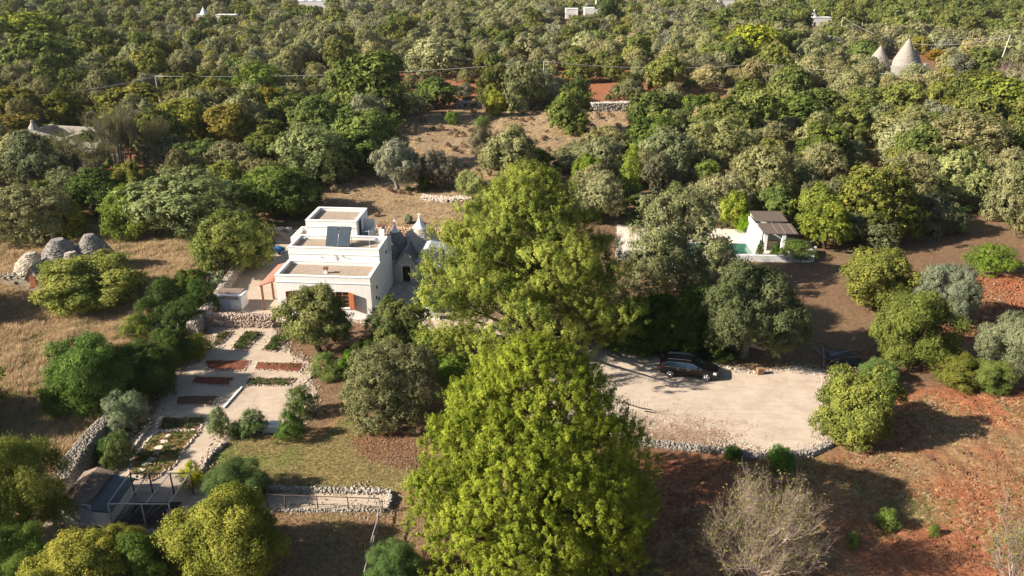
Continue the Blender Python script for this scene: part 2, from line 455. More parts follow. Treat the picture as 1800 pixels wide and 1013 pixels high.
# ------------------------------------------------------------------ gravel sheets
def gravel_mat(name, c1, c2, patch, speck=.5):
    m = bpy.data.materials.new(name); m.use_nodes = True
    nt = m.node_tree; N = nt.nodes; L = nt.links
    b = N['Principled BSDF']; b.inputs['Roughness'].default_value = .95; b.inputs['Specular IOR Level'].default_value = .1
    tc = N.new('ShaderNodeTexCoord')
    def noise(s, d=6, sc=None):
        q = N.new('ShaderNodeTexNoise'); q.inputs['Scale'].default_value = s; q.inputs['Detail'].default_value = d; q.inputs['Roughness'].default_value = .7
        src = tc.outputs['Object']
        if sc:
            mp = N.new('ShaderNodeMapping'); mp.inputs['Scale'].default_value = sc; L.new(src, mp.inputs['Vector']); src = mp.outputs[0]
        L.new(src, q.inputs['Vector']); return q.outputs['Fac']
    def ramp(src, p0, p1, a, c):
        q = N.new('ShaderNodeValToRGB'); L.new(src, q.inputs['Fac'])
        q.color_ramp.elements[0].position = p0; q.color_ramp.elements[0].color = (*a, 1)
        q.color_ramp.elements[1].position = p1; q.color_ramp.elements[1].color = (*c, 1)
        return q.outputs['Color']
    def mix(f, A, B, mode='MIX'):
        q = N.new('ShaderNodeMix'); q.data_type = 'RGBA'; q.blend_type = mode
        if isinstance(f, float): q.inputs['Factor'].default_value = f
        else: L.new(f, q.inputs['Factor'])
        L.new(A, q.inputs['A'])
        if isinstance(B, tuple): q.inputs['B'].default_value = (*B, 1)
        else: L.new(B, q.inputs['B'])
        return q.outputs['Result']
    base = ramp(noise(.55), .35, .68, c1, c2)
    base = mix(1.0, base, ramp(noise(1.4, 8, (.35, 1.6, 1)), .3, .7, (.86, .85, .84), (1.08, 1.07, 1.06)), 'MULTIPLY')
    base = mix(1.0, base, ramp(noise(22, 3), .3, .7, (.8, .79, .78), (1.15, 1.15, 1.15)), 'MULTIPLY')
    f = ramp(noise(.9, 8), .56, .68, (0, 0, 0), (.55, .55, .55))
    base = mix(f, base, patch)
    L.new(base, b.inputs['Base Color'])
    bp = N.new('ShaderNodeBump'); bp.inputs['Strength'].default_value = .5; bp.inputs['Distance'].default_value = .03
    L.new(noise(18, 5), bp.inputs['Height']); L.new(bp.outputs[0], b.inputs['Normal'])
    return m

def sheet(name, pix, m, z, jit=.25, step=.5, label=None):
    pg = GP(pix) if pix[0].__class__ is tuple and abs(pix[0][0]) + abs(pix[0][1]) > 0 and z is not None and name != '_' else pix
    pts = []
    for i in range(len(pg)):
        a_, b_ = Vector(pg[i]), Vector(pg[(i + 1) % len(pg)])
        n = max(1, int((b_ - a_).length / step))
        for k in range(n):
            p = a_.lerp(b_, k / n)
            w = jit
            pts.append((p.x + w * float(vn(np.float64(p.x), np.float64(p.y), 1.1, 3) - .5) * 2, p.y + w * float(vn(np.float64(p.x), np.float64(p.y), 1.1, 8) - .5) * 2))
    bm = bmesh.new()
    vs = [bm.verts.new((px_, py_, z)) for px_, py_ in pts]
    f = bm.faces.new(vs)
    if f.normal.z < 0 or True:
        f.normal_update()
        if f.normal.z < 0: f.normal_flip()
    bmesh.ops.triangulate(bm, faces=bm.faces[:])
    me = bpy.data.meshes.new(name); bm.to_mesh(me); bm.free(); me.materials.append(m)
    return tag(obj_of(name, me), label=label, kind='structure')
GRAV = gravel_mat('lot_gravel', (.44, .36, .285), (.54, .455, .37), (.36, .27, .19))
GRAV2 = gravel_mat('garden_gravel', (.42, .34, .26), (.51, .42, .33), (.38, .26, .17))
sheet('gravel_lot', LOT, GRAV, .024)
sheet('garden_path', GARDEN, GRAV2, .020)
sheet('yard', YARD, GRAV2, .016)

def cobble_mat(name, c1, c2, gap, sc):
    m = bpy.data.materials.new(name); m.use_nodes = True
    nt = m.node_tree; N = nt.nodes; L = nt.links
    b = N['Principled BSDF']; b.inputs['Roughness'].default_value = .9
    tc = N.new('ShaderNodeTexCoord')
    vo = N.new('ShaderNodeTexVoronoi'); vo.feature = 'DISTANCE_TO_EDGE'; vo.inputs['Scale'].default_value = sc
    v2 = N.new('ShaderNodeTexVoronoi'); v2.inputs['Scale'].default_value = sc
    L.new(tc.outputs['Object'], vo.inputs['Vector']); L.new(tc.outputs['Object'], v2.inputs['Vector'])
    cr = N.new('ShaderNodeValToRGB'); cr.color_ramp.elements[0].color = (*c1, 1); cr.color_ramp.elements[1].color = (*c2, 1)
    L.new(v2.outputs['Color'], cr.inputs['Fac'])
    mr_ = N.new('ShaderNodeMapRange'); L.new(vo.outputs['Distance'], mr_.inputs['Value']); mr_.inputs['From Max'].default_value = .06
    mx = N.new('ShaderNodeMix'); mx.data_type = 'RGBA'; L.new(mr_.outputs[0], mx.inputs['Factor']); mx.inputs['A'].default_value = (*gap, 1); L.new(cr.outputs['Color'], mx.inputs['B'])
    L.new(mx.outputs['Result'], b.inputs['Base Color'])
    bp = N.new('ShaderNodeBump'); bp.inputs['Strength'].default_value = .6; bp.inputs['Distance'].default_value = .03
    L.new(mr_.outputs[0], bp.inputs['Height']); L.new(bp.outputs[0], b.inputs['Normal'])
    return m
PAVE = cobble_mat('paving', (.34, .29, .25), (.52, .46, .40), (.2, .17, .15), 2.2)
sheet('stone_terrace', [(690, 500), (757, 502), (772, 540), (735, 548), (700, 560), (662, 562)], PAVE, .028, .02)
DECK = gravel_mat('pool_paving', (.60, .53, .45), (.68, .61, .53), (.5, .42, .34))
sheet('pool_deck', TERR, DECK, .020, .05)

# ================================================================== stones and walls
def rubble_wall(name, pix_or_pts, w, h, label, cat='stone wall', size=.095, dens=75, col=(.34, .29, .24), world_pts=False, core=(.2, .17, .14), lean=.75):
    pts = pix_or_pts if world_pts else GP(pix_or_pts)
    L0 = Vector(pts[0])
    r_ = root(name, (L0.x, L0.y, 0), 0, label, cat)
    hs = h if hasattr(h, '__len__') else [h] * len(pts)
    ws = w if hasattr(w, '__len__') else [w] * len(pts)
    mb = MB(); P3 = []; S = []
    rg = np.random.default_rng(int(abs(L0.x * 13 + L0.y * 7)) + 3)
    for i in range(len(pts) - 1):
        a_, b_ = Vector(pts[i]) - L0, Vector(pts[i + 1]) - L0
        d = b_ - a_; ln = d.length; n = Vector((-d.y, d.x)) / ln
        za, zb = float(terr(*pts[i])), float(terr(*pts[i + 1]))
        w0, w1, h0, h1 = ws[i] * .42, ws[i + 1] * .42, hs[i] * .9, hs[i + 1] * .9
        mb.hexa([(*(a_ - n * w0), za - .2), (*(b_ - n * w1), zb - .2), (*(b_ + n * w1), zb - .2), (*(a_ + n * w0), za - .2)],
                [(*(a_ - n * w0 * lean), za + h0), (*(b_ - n * w1 * lean), zb + h1), (*(b_ + n * w1 * lean), zb + h1), (*(a_ + n * w0 * lean), za + h0)])
        per = ws[i] + 2 * hs[i]
        k = int(ln * per * dens)
        t = rg.uniform(0, 1, k); q = rg.uniform(0, per, k)
        hh = h0 + (h1 - h0) * t; ww = (w0 + (w1 - w0) * t)
        side = np.where(q < hs[i], -1, np.where(q < 2 * hs[i], 1, 0))
        zq = np.where(side == 0, hh + rg.uniform(-.02, .09, k), np.where(q < hs[i], q, q - hs[i]) / max(hs[i], .01) * hh)
        off = np.where(side == 0, rg.uniform(-1, 1, k) * ww * lean, side * ww * (1 - (1 - lean) * zq / np.maximum(hh, .01)))
        bx = a_.x + d.x * t + n.x * off; by = a_.y + d.y * t + n.y * off
        P3.append(np.stack([bx, by, zq + za], 1)); S.append(rg.uniform(.5, 1.15, k) * size)
    mb.obj('wall_core', mat('wall_core_' + name, core, .95, .3, 5, .5, 8), r_)
    P3 = np.concatenate(P3); S = np.concatenate(S)
    me = rocks_mesh('stone', P3, S, col, rg, .75)
    tag(obj_of('stones', me, r_), kind='stuff')
    return r_

def stone_line(pts, size, spacing, col, rg, jit=.06, z=.03):
    P3, S = [], []
    for i in range(len(pts) - 1):
        a_, b_ = Vector(pts[i]), Vector(pts[i + 1]); n = max(1, int((b_ - a_).length / spacing))
        for k in range(n):
            p = a_.lerp(b_, k / n)
            P3.append((p.x + rg.uniform(-jit, jit), p.y + rg.uniform(-jit, jit), z)); S.append(rg.uniform(.55, 1.25) * size)
    return np.array(P3), np.array(S)

# the two long heaps along the left edge of the garden
rubble_wall('dry_stone_wall', [(112, 868), (135, 830), (160, 795), (185, 764), (200, 745)], [1.7, 1.7, 1.5, 1.3, 1.0], [1.2, 1.3, 1.3, 1.2, .9], 'broad heaped dry-stone wall climbing from the brown-roofed coop beside dry grass', col=(.23, .2, .17), size=.1)
rubble_wall('dry_stone_wall', [(340, 590), (360, 566), (372, 550), (392, 520), (410, 490), (425, 472)], [1.2, 1.2, 1, .9, .9, .9], [1.3, 1.3, 1.2, 1.1, 1, 1], 'pale dry-stone wall climbing past the small white shed beside prickly pears', col=(.40, .34, .29))
rubble_wall('dry_stone_wall', [(366, 572), (400, 573), (440, 574), (484, 575)], .8, [1.2, 1.3, 1.3, 1.2], 'pale pink dry-stone wall below the small white shed at the top of the garden beds', col=(.42, .33, .27), size=.1)
rubble_wall('dry_stone_wall', [(1110, 778), (1180, 786), (1270, 795), (1345, 806), (1420, 800), (1458, 784)], .7, .26, 'low curved stone edging wall on the near side of the gravel parking lot', size=.085, dens=95, col=(.24, .215, .19))
rubble_wall('dry_stone_wall', [(648, 421), (700, 423), (745, 425), (790, 426)], .9, 1.7, 'orange-tinted dry-stone wall behind the white cone tips of the trulli', col=(.48, .33, .22), core=(.3, .17, .1), size=.15)
rubble_wall('dry_stone_wall', [(448, 420), (515, 421)], .6, 1.5, 'grey stone wall behind the dark gateway left of the white house', col=(.42, .38, .34))
rubble_wall('dry_stone_wall', [(805, 188), (840, 189), (862, 190)], 2.2, 1.4, 'pale rubble bank at the far edge of the bare clearing beside the yellow bush', col=(.5, .44, .38), size=.18, dens=24)
rubble_wall('dry_stone_wall', [(1040, 196), (1075, 195), (1108, 194)], 2.2, 1.9, 'pale rubble bank at the far edge of the bare clearing, right of the lone oak', col=(.5, .46, .4), size=.18, dens=24)
rubble_wall('dry_stone_wall', [(742, 350), (790, 354), (828, 352)], 2.4, .45, 'low pale spread of stones on the bare ground left of the big pine', col=(.55, .46, .38), size=.13, dens=40)
rubble_wall('dry_stone_wall', [(1215, 345), (1245, 335), (1290, 322)], 1.8, .8, 'grey rubble bank under trees above the pool, beside red soil', col=(.45, .41, .37), size=.16, dens=26)
rubble_wall('dry_stone_wall', [(1395, 322), (1440, 312), (1480, 306)], 1.6, .7, 'pale rubble bank in the gap behind the large round olive above the pool house', col=(.5, .42, .36), size=.16, dens=26)
rubble_wall('stone_post', [(1459, 690), (1470, 668)], .9, .9, 'pale stone wall end at the right corner of the gravel lot beside the yellow-green tree', col=(.6, .48, .38))
# upper stone line of the low terrace path, bottom left of centre
rubble_wall('stone_edging', [(470, 862), (540, 864), (620, 866), (684, 868), (688, 880), (680, 897)], .35, .25, 'line of edging stones around the narrow gravel strip below the lawn', size=.11, dens=70, col=(.36, .32, .28))
rubble_wall('stone_edging', [(470, 900), (560, 900), (676, 899)], .2, .12, 'small stones along the wire fence foot below the gravel strip', size=.08, dens=70, col=(.33, .3, .27))
rubble_wall('stone_edging', [(198, 928), (250, 934), (330, 940)], .3, .15, 'short row of stones in front of the wire aviary', size=.1, dens=50, col=(.36, .32, .28))
rubble_wall('stone_edging', [(1256, 645), (1290, 651), (1332, 657)], .25, .15, 'row of small pale stones on the gravel edge in front of the black car', size=.12, dens=40, col=(.5, .42, .34))

# ================================================================== garden beds
REDS = mat('bed_soil', (.16, .055, .03), .95, .35, 6, .9, 12)
DKS = mat('bed_soil_dark', (.135, .08, .05), .95, .35, 6, .9, 12)
BIGS = mat('bed_soil_grassy', (.27, .12, .055), .95, .3, 1.2, .9, 12, col2=(.2, .17, .06))
SEED = []
def bed(pix, label, m=REDS, green=0.0, edge=True, stones=.08):
    pg = GP(pix); c = (sum(p[0] for p in pg) / len(pg), sum(p[1] for p in pg) / len(pg))
    r_ = root('garden_bed', (*c, 0), 0, label, 'garden bed')
    lp = [(p[0] - c[0], p[1] - c[1]) for p in pg]
    bm = bmesh.new()
    n = len(lp)
    rgl = random.Random(len(SEED) + 5)
    cent = (sum(p[0] for p in lp) / n, sum(p[1] for p in lp) / n)
    rings = []
    for k, zz in ((1.0, .03), (.93, .09), (.6, .12), (.3, .1)):
        ring = []
        for i in range(n):
            for s in range(8):
                t = s / 8; j = (i + 1) % n
                qx = lp[i][0] * (1 - t) + lp[j][0] * t; qy = lp[i][1] * (1 - t) + lp[j][1] * t
                ring.append(bm.verts.new((cent[0] + (qx - cent[0]) * k, cent[1] + (qy - cent[1]) * k, zz + rgl.uniform(-.03, .03))))
        rings.append(ring)
    for a_, b_ in zip(rings, rings[1:]):
        for i in range(len(a_)):
            j = (i + 1) % len(a_)
            try: bm.faces.new((a_[i], a_[j], b_[j], b_[i]))
            except ValueError: pass
    bm.faces.new(rings[-1])
    bmesh.ops.recalc_face_normals(bm, faces=bm.faces[:])
    bmesh.ops.triangulate(bm, faces=bm.faces[:])
    me = bpy.data.meshes.new('soil'); bm.to_mesh(me); bm.free(); me.materials.append(m)
    obj_of('soil', me, r_)
    rg = np.random.default_rng(len(SEED) + 50)
    if edge:
        P3, S = stone_line(lp + [lp[0]], stones, .11, None, rg, .07, .06)
        tag(obj_of('edging_stones', rocks_mesh('edging', P3, S, (.5, .41, .34), rg, .8), r_), kind='stuff')
    SEED.append((r_, lp, green))
    return r_
bed([(360, 635), (441, 635), (430, 653), (367, 651)], 'red soil bed edged with stones, upper left one of the garden rows')
bed([(452, 638), (536, 640), (530, 655), (448, 650)], 'sunlit red soil bed edged with stones, right of the path in the upper row', green=.1)
bed([(343, 663), (412, 665), (402, 679), (336, 675)], 'shaded red soil bed edged with stones, middle one of the left column')
bed([(438, 666), (519, 666), (510, 679), (430, 679)], 'dull green planted bed edged with stones just above the pale gravel patch', DKS, .5)
bed([(314, 697), (384, 697), (376, 714), (306, 712)], 'dark shaded soil bed edged with stones, lowest of the left column', DKS)
bed([(432, 583), (462, 585), (432, 618), (406, 614)], 'slanting bed of low green plants below the pink stone wall', DKS, 1.0)
bed([(484, 590), (510, 592), (482, 620), (460, 616)], 'slanting green planted bed partly hidden by the tree before the house', DKS, 1.0)
bed([(384, 586), (410, 583), (393, 603), (371, 612)], 'slanting shaded bed behind the round clipped yellow-green bush', DKS, .6)
bed([(287, 736), (362, 735), (352, 756), (276, 757)], 'dark strip bed directly above the long bed with stepping stones', DKS, .4)
BIG = [(276, 760), (352, 757), (330, 785), (306, 820), (268, 846), (228, 841), (230, 815), (252, 786)]
bigbed = bed(BIG, 'long red-brown bed with pale stepping stones and sparse green', BIGS, .35, stones=.1)
for i, (a_, b_) in enumerate([(295, 769), (289, 779), (279, 790), (276, 801), (267, 810), (259, 819), (250, 829), (246, 841), (235, 842)]):
    gx_, gy_ = G(a_, b_); lx, ly = gx_ - bigbed.location.x, gy_ - bigbed.location.y
    s = .26 + .05 * ((i * 7) % 3)
    mb = MB(); rr = random.Random(i)
    ang = [k * 1.047 + rr.uniform(-.25, .25) for k in range(6)]
    ring = [(lx + s * math.cos(t) * rr.uniform(.8, 1.15), ly + s * .8 * math.sin(t) * rr.uniform(.8, 1.1)) for t in ang]
    mb.add([(p[0], p[1], .1) for p in ring] + [(p[0], p[1], .165) for p in ring], [tuple(range(6, 12))] + [(k, (k + 1) % 6, 6 + (k + 1) % 6, 6 + k) for k in range(6)])
    mb.obj('stepping_stone', mat('step_stone', (.6, .5, .4), .9, .1, 6, .3), bigbed)
# long stone lines beside the lawn path
rubble_wall('stone_edging', [(398, 780), (372, 802), (352, 835), (335, 858)], .25, .18, 'line of stones between the gravel path and the lawn edge', size=.1, dens=60, col=(.38, .32, .27))
rubble_wall('stone_edging', [(268, 745), (240, 785), (212, 815), (190, 850)], .25, .15, 'line of stones on the left side of the sloping path by the coop', size=.1, dens=60, col=(.38, .32, .27))
rubble_wall('stone_edging', [(551, 642), (545, 668)], .2, .15, 'short line of stones beside the gravel right of the garden beds', size=.1, dens=40, col=(.45, .38, .3))
# gravel patch with whitish curb
sheet('gravel_patch', [(425, 684), (512, 683), (498, 742), (470, 748), (392, 742), (393, 720)], gravel_mat('patch_gravel', (.40, .32, .25), (.54, .44, .35), (.33, .22, .15)), .027, .08)
c0, c1 = Vector(G(426, 682)), Vector(G(393, 719))
dd = (c1 - c0).normalized(); nn = Vector((-dd.y, dd.x)) * .08
mb = MB(); k0 = Vector((0, 0)); k1 = c1 - c0
mb.hexa([(*(k0 + nn), 0), (*(k0 - nn), 0), (*(k1 - nn), 0), (*(k1 + nn), 0)][::-1], [(*(k0 + nn), .15), (*(k0 - nn), .15), (*(k1 - nn), .15), (*(k1 + nn), .15)][::-1])
o = mb.obj('garden_curb', WHITE, None, (c0.x, c0.y, 0)); tag(o, 'white kerb bar on the left side of the pale gravel patch', 'kerb')
mb = MB(); mb.box(-.55, .55, -.35, .35, 0, .45)
mb.box(-.62, .62, -.42, .42, .45, .53)
o = mb.obj('stone_bench', SHADEWALL, None, (*G(478, 756), 0)); tag(o, 'small white stone bench between clipped oleander bushes', 'bench')
# ================================================================== WHITE HOUSE
ROOFM = cobble_mat('roof_slabs', (.30, .235, .175), (.38, .30, .225), (.25, .19, .14), 3.0)
WOODR = mat('shutter_wood', (.30, .085, .03), .55, .2, 3, .2, 15, spec=.4, stretch=(1, 1, 6))
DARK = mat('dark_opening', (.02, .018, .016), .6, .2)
GLASS = mat('window_glass', (.03, .04, .05), .08, .1, 2, spec=.6)
METAL_D = mat('dark_metal', (.05, .05, .055), .5, .2, 3, spec=.4)
PIPE = mat('grey_pipe', (.6, .6, .6), .5, .1)

HRZ = R(-4.5)
hx, hy = -21.84, 67.80
def H2W(lx, ly): return hx + lx * math.cos(HRZ) - ly * math.sin(HRZ), hy + lx * math.sin(HRZ) + ly * math.cos(HRZ)
house = root('white_house', (hx, hy, 0), HRZ, 'white flat-roofed farmhouse stepping up in three blocks beside the big pine', 'house')

def block(x0, x1, y0, y1, zt, openings=(), t=.22, par=.32, z0=-.2, slab=True, skip=()):
    """walls with front openings (x0,x1,z0,z1 on the front face), parapet, roof slab"""
    w = MB()
    xs = x0
    for (a, b, c, d) in sorted(openings):
        w.box(xs, a, y0, y0 + t, z0, zt); w.box(a, b, y0, y0 + t, z0, c); w.box(a, b, y0, y0 + t, d, zt); xs = b
    w.box(xs, x1, y0, y0 + t, z0, zt)
    if 'left' not in skip: w.box(x0, x0 + t, y0 + t, y1 - t, z0, zt)
    if 'right' not in skip: w.box(x1 - t, x1, y0 + t, y1 - t, z0, zt)
    w.box(x0, x1, y1 - t, y1, z0, zt)
    w.obj('wall', WHITE, house)
    c = MB()
    e = .035
    c.box(x0 - e, x1 + e, y0 - e, y0 + t + e, zt, zt + .06); c.box(x0 - e, x1 + e, y1 - t - e, y1 + e, zt, zt + .06)
    c.box(x0 - e, x0 + t + e, y0 + t + e, y1 - t - e, zt, zt + .06); c.box(x1 - t - e, x1 + e, y0 + t + e, y1 - t - e, zt, zt + .06)
    c.obj('parapet_coping', WHITE_TRIM, house)
    m_ = MB(); m_.box(x0 - .04, x1 + .04, y0 - .05, y0 - .002, zt - .62, zt - .55); m_.obj('moulding', WHITE_TRIM, house)
    if slab:
        s = MB(); s.box(x0 + t - .002, x1 - t + .002, y0 + t - .002, y1 - t + .002, zt - par - .15, zt - par)
        s.obj('roof', ROOFM, house)
W1, W2 = (1.5, 2.8, 1.15, 2.75), (5.55, 6.8, 1.15, 2.75)
block(0, 8.9, 0, 3.95, 4.2, (W1, W2))
block(.02, 8.88, 3.97, 7.6, 5.5, z0=3.4)
block(.72, 5.85, 7.62, 12.0, 7.0, z0=-.2)
# lower walls under the middle block and the strip behind
for q in ((0, .22, 3.95, 7.62, -.2, 3.6), (8.68, 8.9, 3.95, 8.69, -.2, 3.6), (5.86, 8.9, 8.7, 8.9, -.2, 5.1)):
    lw = MB(); lw.box(*q); lw.obj('wall', WHITE, house)
# low annex left of the rear block
an = MB(); an.box(-.75, .70, 7.0, 7.2, -.2, 5.4); an.box(-.75, -.55, 7.2, 10.2, -.2, 5.4); an.box(-.75, .70, 10.2, 10.4, -.2, 5.4)
an.obj('wall', WHITE, house)
an = MB(); an.box(-.56, .71, 7.19, 10.21, 4.8, 5.0); an.obj('roof', ROOFM, house)
# rear block's open corner: dark doorway and pillar on the right
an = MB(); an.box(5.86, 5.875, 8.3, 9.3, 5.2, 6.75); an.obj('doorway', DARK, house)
an = MB(); an.box(5.86, 6.9, 10.6, 10.8, -.2, 6.3); an.box(6.7, 6.9, 9.0, 10.6, -.2, 5.6); an.obj('side_wall', WHITE, house)
an = MB(); an.box(5.876, 5.9, 8.22, 8.3, 5.2, 6.8); an.box(5.876, 5.9, 9.3, 9.38, 5.2, 6.8); an.box(5.876, 5.9, 8.22, 9.38, 6.8, 6.88); an.obj('door_frame', SHADEWALL, house)
for (a, b, c, d), shut in ((W1, ((.9, 1.48), (2.82, 3.36))), (W2, ((4.96, 5.53), (6.82, 7.42)))):
    rec = MB(); rec.box(a, b, .16, .21, c, d); f = rec.obj('window', GLASS, house)
    fr = MB(); m0 = (a + b) / 2
    for (p, q, r_, s) in ((a, a + .07, c, d), (b - .07, b, c, d), (m0 - .05, m0 + .05, c + .07, d - .07), (a + .07, b - .07, c, c + .07), (a + .07, b - .07, d - .07, d)):
        fr.box(p, q, .1, .158, r_, s)
    fr.obj('window_frame', WOODR, f)
    gr = MB()
    for k in range(1, 4):
        zz = c + (d - c) * k / 4; gr.box(a + .07, b - .07, .07, .09, zz - .012, zz + .012)
    gr.obj('window_bars', mat('brass_bars', (.35, .22, .06), .5), f)
    si = MB(); si.box(a - .08, b + .08, -.08, .1, c - .07, c - .003); si.obj('window_sill', WHITE_TRIM, f)
    for (p, q) in shut:
        sh = MB(); ang = R(26 if p > a else -26); hinge = p if p > a else q; sg = 1 if p > a else -1
        wd = q - p
        def pt(u, v, zz): return (hinge + sg * (u * math.cos(abs(ang))) , -.03 - u * math.sin(abs(ang)) - v, zz)
        sh.hexa([pt(0, 0, c), pt(wd, 0, c), pt(wd, .045, c), pt(0, .045, c)], [pt(0, 0, d), pt(wd, 0, d), pt(wd, .045, d), pt(0, .045, d)])
        s_ = sh.obj('shutter', WOODR, house)
        sl = MB(); nsl = 12
        for k in range(nsl):
            za = c + .1 + (d - c - .2) * k / nsl
            sl.hexa([pt(.06, .046, za), pt(wd - .06, .046, za), pt(wd - .06, .062, za), pt(.06, .062, za)], [pt(.06, .046, za + .06), pt(wd - .06, .046, za + .06), pt(wd - .06, .075, za + .06), pt(.06, .075, za + .06)])
        tag(sl.obj('slats', WOODR, s_), kind='stuff')
# wall pipes, vents, small fittings
pp = MB(); pp.tube([(4.72, -.12, 1.2), (4.72, -.12, 3.25), (4.72, -.02, 3.4)], .055, 8); pp.obj('drain_pipe', PIPE, house)
pp = MB(); pp.tube([(4.5, 3.86, 4.0), (4.5, 3.86, 4.85), (4.5, 3.95, 4.95)], .055, 8); pp.obj('drain_pipe', PIPE, house)
for vx, vz in ((5.3, 4.75), (5.85, 4.55), (3.2, 4.6)):
    vv = MB(); vv.tube([(vx, 3.96, vz), (vx, 3.84, vz)], .07, 8); vv.obj('vent', PIPE, house)
for vy, vz in ((1.6, 1.4), (2.0, 2.3), (6.4, 4.2), (2.5, .9)):
    vv = MB(); vv.box(8.905, 9.0, vy, vy + .14, vz, vz + .3); vv.obj('wall_box', METAL_D, house)
# roof chimneys
def chimney(x, y, z0, w, h, cap, name='chimney'):
    c = MB(); c.box(x - w / 2, x + w / 2, y - w / 2, y + w / 2, z0, z0 + h)
    p = c.obj(name, WHITE, house)
    if cap:
        q = MB()
        for sx in (-1, 1):
            for sy in (-1, 1): q.box(x + sx * w * .4 - .04, x + sx * w * .4 + .04, y + sy * w * .4 - .04, y + sy * w * .4 + .04, z0 + h + .001, z0 + h + .2)
        q.box(x - w * .72, x + w * .72, y - w * .72, y + w * .72, z0 + h + .201, z0 + h + .28)
        q.obj('chimney_cap', mat('terracotta_cap', (.16, .07, .045), .9, .2), p)
    return p
chimney(4.3, 1.7, 3.87, .3, .32, True)
chimney(8.1, 7.0, 5.18, .5, .35, False)
chimney(8.25, 8.2, 5.0, .55, 1.25, True)
# aerial
ae = MB(); ae.tube([(7.6, 5.6, 5.18), (7.6, 5.6, 6.9)], .022, 6)
ae.tube([(7.2, 5.6, 6.75), (8.0, 5.6, 6.75)], .012, 4)
for k in range(5): ae.tube([(7.25 + k * .18, 5.4, 6.75), (7.25 + k * .18, 5.8, 6.75)], .008, 4)
ae.box(7.5, 7.7, 5.5, 5.7, 5.181, 5.24)
ae.obj('aerial', PIPE, house)
# solar water panels
wx, wy = H2W(4.6, 4.9)
sp = root('solar_panels', (wx, wy, 5.18), HRZ, 'pair of dark blue-grey solar water panels leaning on the middle roof', 'solar panel')
PANEL = mat('collector_glass', (.06, .08, .10), .18, .15, 1.2, spec=.6)
for k in range(2):
    x0 = -1.18 + k * 1.2
    s = MB(); s.hexa([(x0, 0, .22), (x0 + 1.14, 0, .22), (x0 + 1.14, .06, .17), (x0, .06, .17)], [(x0, 1.15, 1.85), (x0 + 1.14, 1.15, 1.85), (x0 + 1.14, 1.21, 1.80), (x0, 1.21, 1.80)])
    p = s.obj('collector', METAL_D, sp)
    s = MB(); s.add([(x0 + .04, -.006 + .03, .26), (x0 + 1.1, -.006 + .03, .26), (x0 + 1.1, 1.11, 1.815), (x0 + .04, 1.11, 1.815)], [(0, 1, 2, 3)]); s.obj('glazing', PANEL, p)
    s = MB()
    for a in (x0 + .1, x0 + 1.04):
        s.tube([(a, .05, .2), (a, .05, 0)], .025, 5); s.tube([(a, 1.2, 1.78), (a, 1.35, 0)], .025, 5); s.tube([(a, .05, .02), (a, 1.35, .02)], .025, 5)
    s.obj('frame', PIPE, sp)
s = MB(); s.tube([(-1.1, 1.4, 1.55), (1.1, 1.4, 1.55)], .2, 12); s.obj('tank', PIPE, sp)
# tiled lean-to porch on the left of the house
TERRA = mat('terracotta', (.30, .135, .095), .85, .2, 4, .2, 20)
lt = root('tiled_porch', (*H2W(-.05, 3.2), 0), HRZ, 'small terracotta-tiled lean-to porch on posts at the left side of the white house', 'porch')
s = MB(); s.hexa([(-2.1, -2.0, 2.5), (0, -2.0, 3.2), (0, 3.4, 3.2), (-2.1, 3.4, 2.5)], [(-2.1, -2.0, 2.58), (0, -2.0, 3.28), (0, 3.4, 3.28), (-2.1, 3.4, 2.58)]); rf = s.obj('roof', TERRA, lt)
s = MB()
for k in range(22):
    yy = -1.94 + k * .245
    s.tube([(-2.12, yy, 2.6), (.0, yy, 3.3)], .075, 6)
tag(s.obj('roof_tiles', TERRA, rf), kind='stuff')
for yy in (-1.85, .7, 3.25):
    s = MB(); s.box(-2.0, -1.84, yy - .08, yy + .08, 0, 2.5); s.obj('post', mat('post_wood', (.15, .07, .04), .8, .2), lt)
# gate and blue parasol base behind, left of the house
g_ = root('dark_gate', (*G(500, 430), 0), R(-3), 'dark metal driveway gate between stone walls left of the white house', 'gate')
s = MB(); s.box(-1.9, 1.9, -.03, .03, .1, 1.6); s.obj('gate_panel', METAL_D, g_)
s = MB(); s.box(-2.15, -1.91, -.15, .15, 0, 2.0); s.obj('post', METAL_D, g_)
s = MB(); s.box(-1.9, 1.9, -.05, .05, 1.6, 1.68); s.obj('rail', METAL_D, g_)
tb = root('garden_table', (*G(489, 446), 0), .3, 'blue covered garden table in the yard left of the white house', 'table')
BLUE = mat('blue_cloth', (.03, .12, .30), .6, .2, 3)
s = MB(); s.lathe([(.75, .35), (.72, .6), (.62, .72), (.0, .76)], 10, jit=.05, rnd=random.Random(3)); s.obj('cloth', BLUE, tb)
for a in range(4):
    s = MB(); q = a * 1.571 + .78; s.tube([(.45 * math.cos(q), .45 * math.sin(q), 0), (.45 * math.cos(q), .45 * math.sin(q), .5)], .03, 5); s.obj('leg', PIPE, tb)
def chair(loc, rz, label):
    c = root('garden_chair', loc, rz, label, 'chair')
    W = mat('white_plastic', (.75, .75, .75), .5, .05)
    s = MB(); s.box(-.24, .24, -.24, .24, .42, .46); s.obj('seat', W, c)
    s = MB(); s.box(-.24, .24, .22, .26, .461, .9); s.obj('backrest', W, c)
    for sx in (-.21, .21):
        for sy in (-.21, .21):
            s = MB(); s.box(sx - .02, sx + .02, sy - .02, sy + .02, 0, .419); s.obj('leg', W, c)
cx_, cy_ = G(498, 447)
chair((cx_, cy_, 0), R(-60), 'white garden chair beside the blue covered table in the yard')

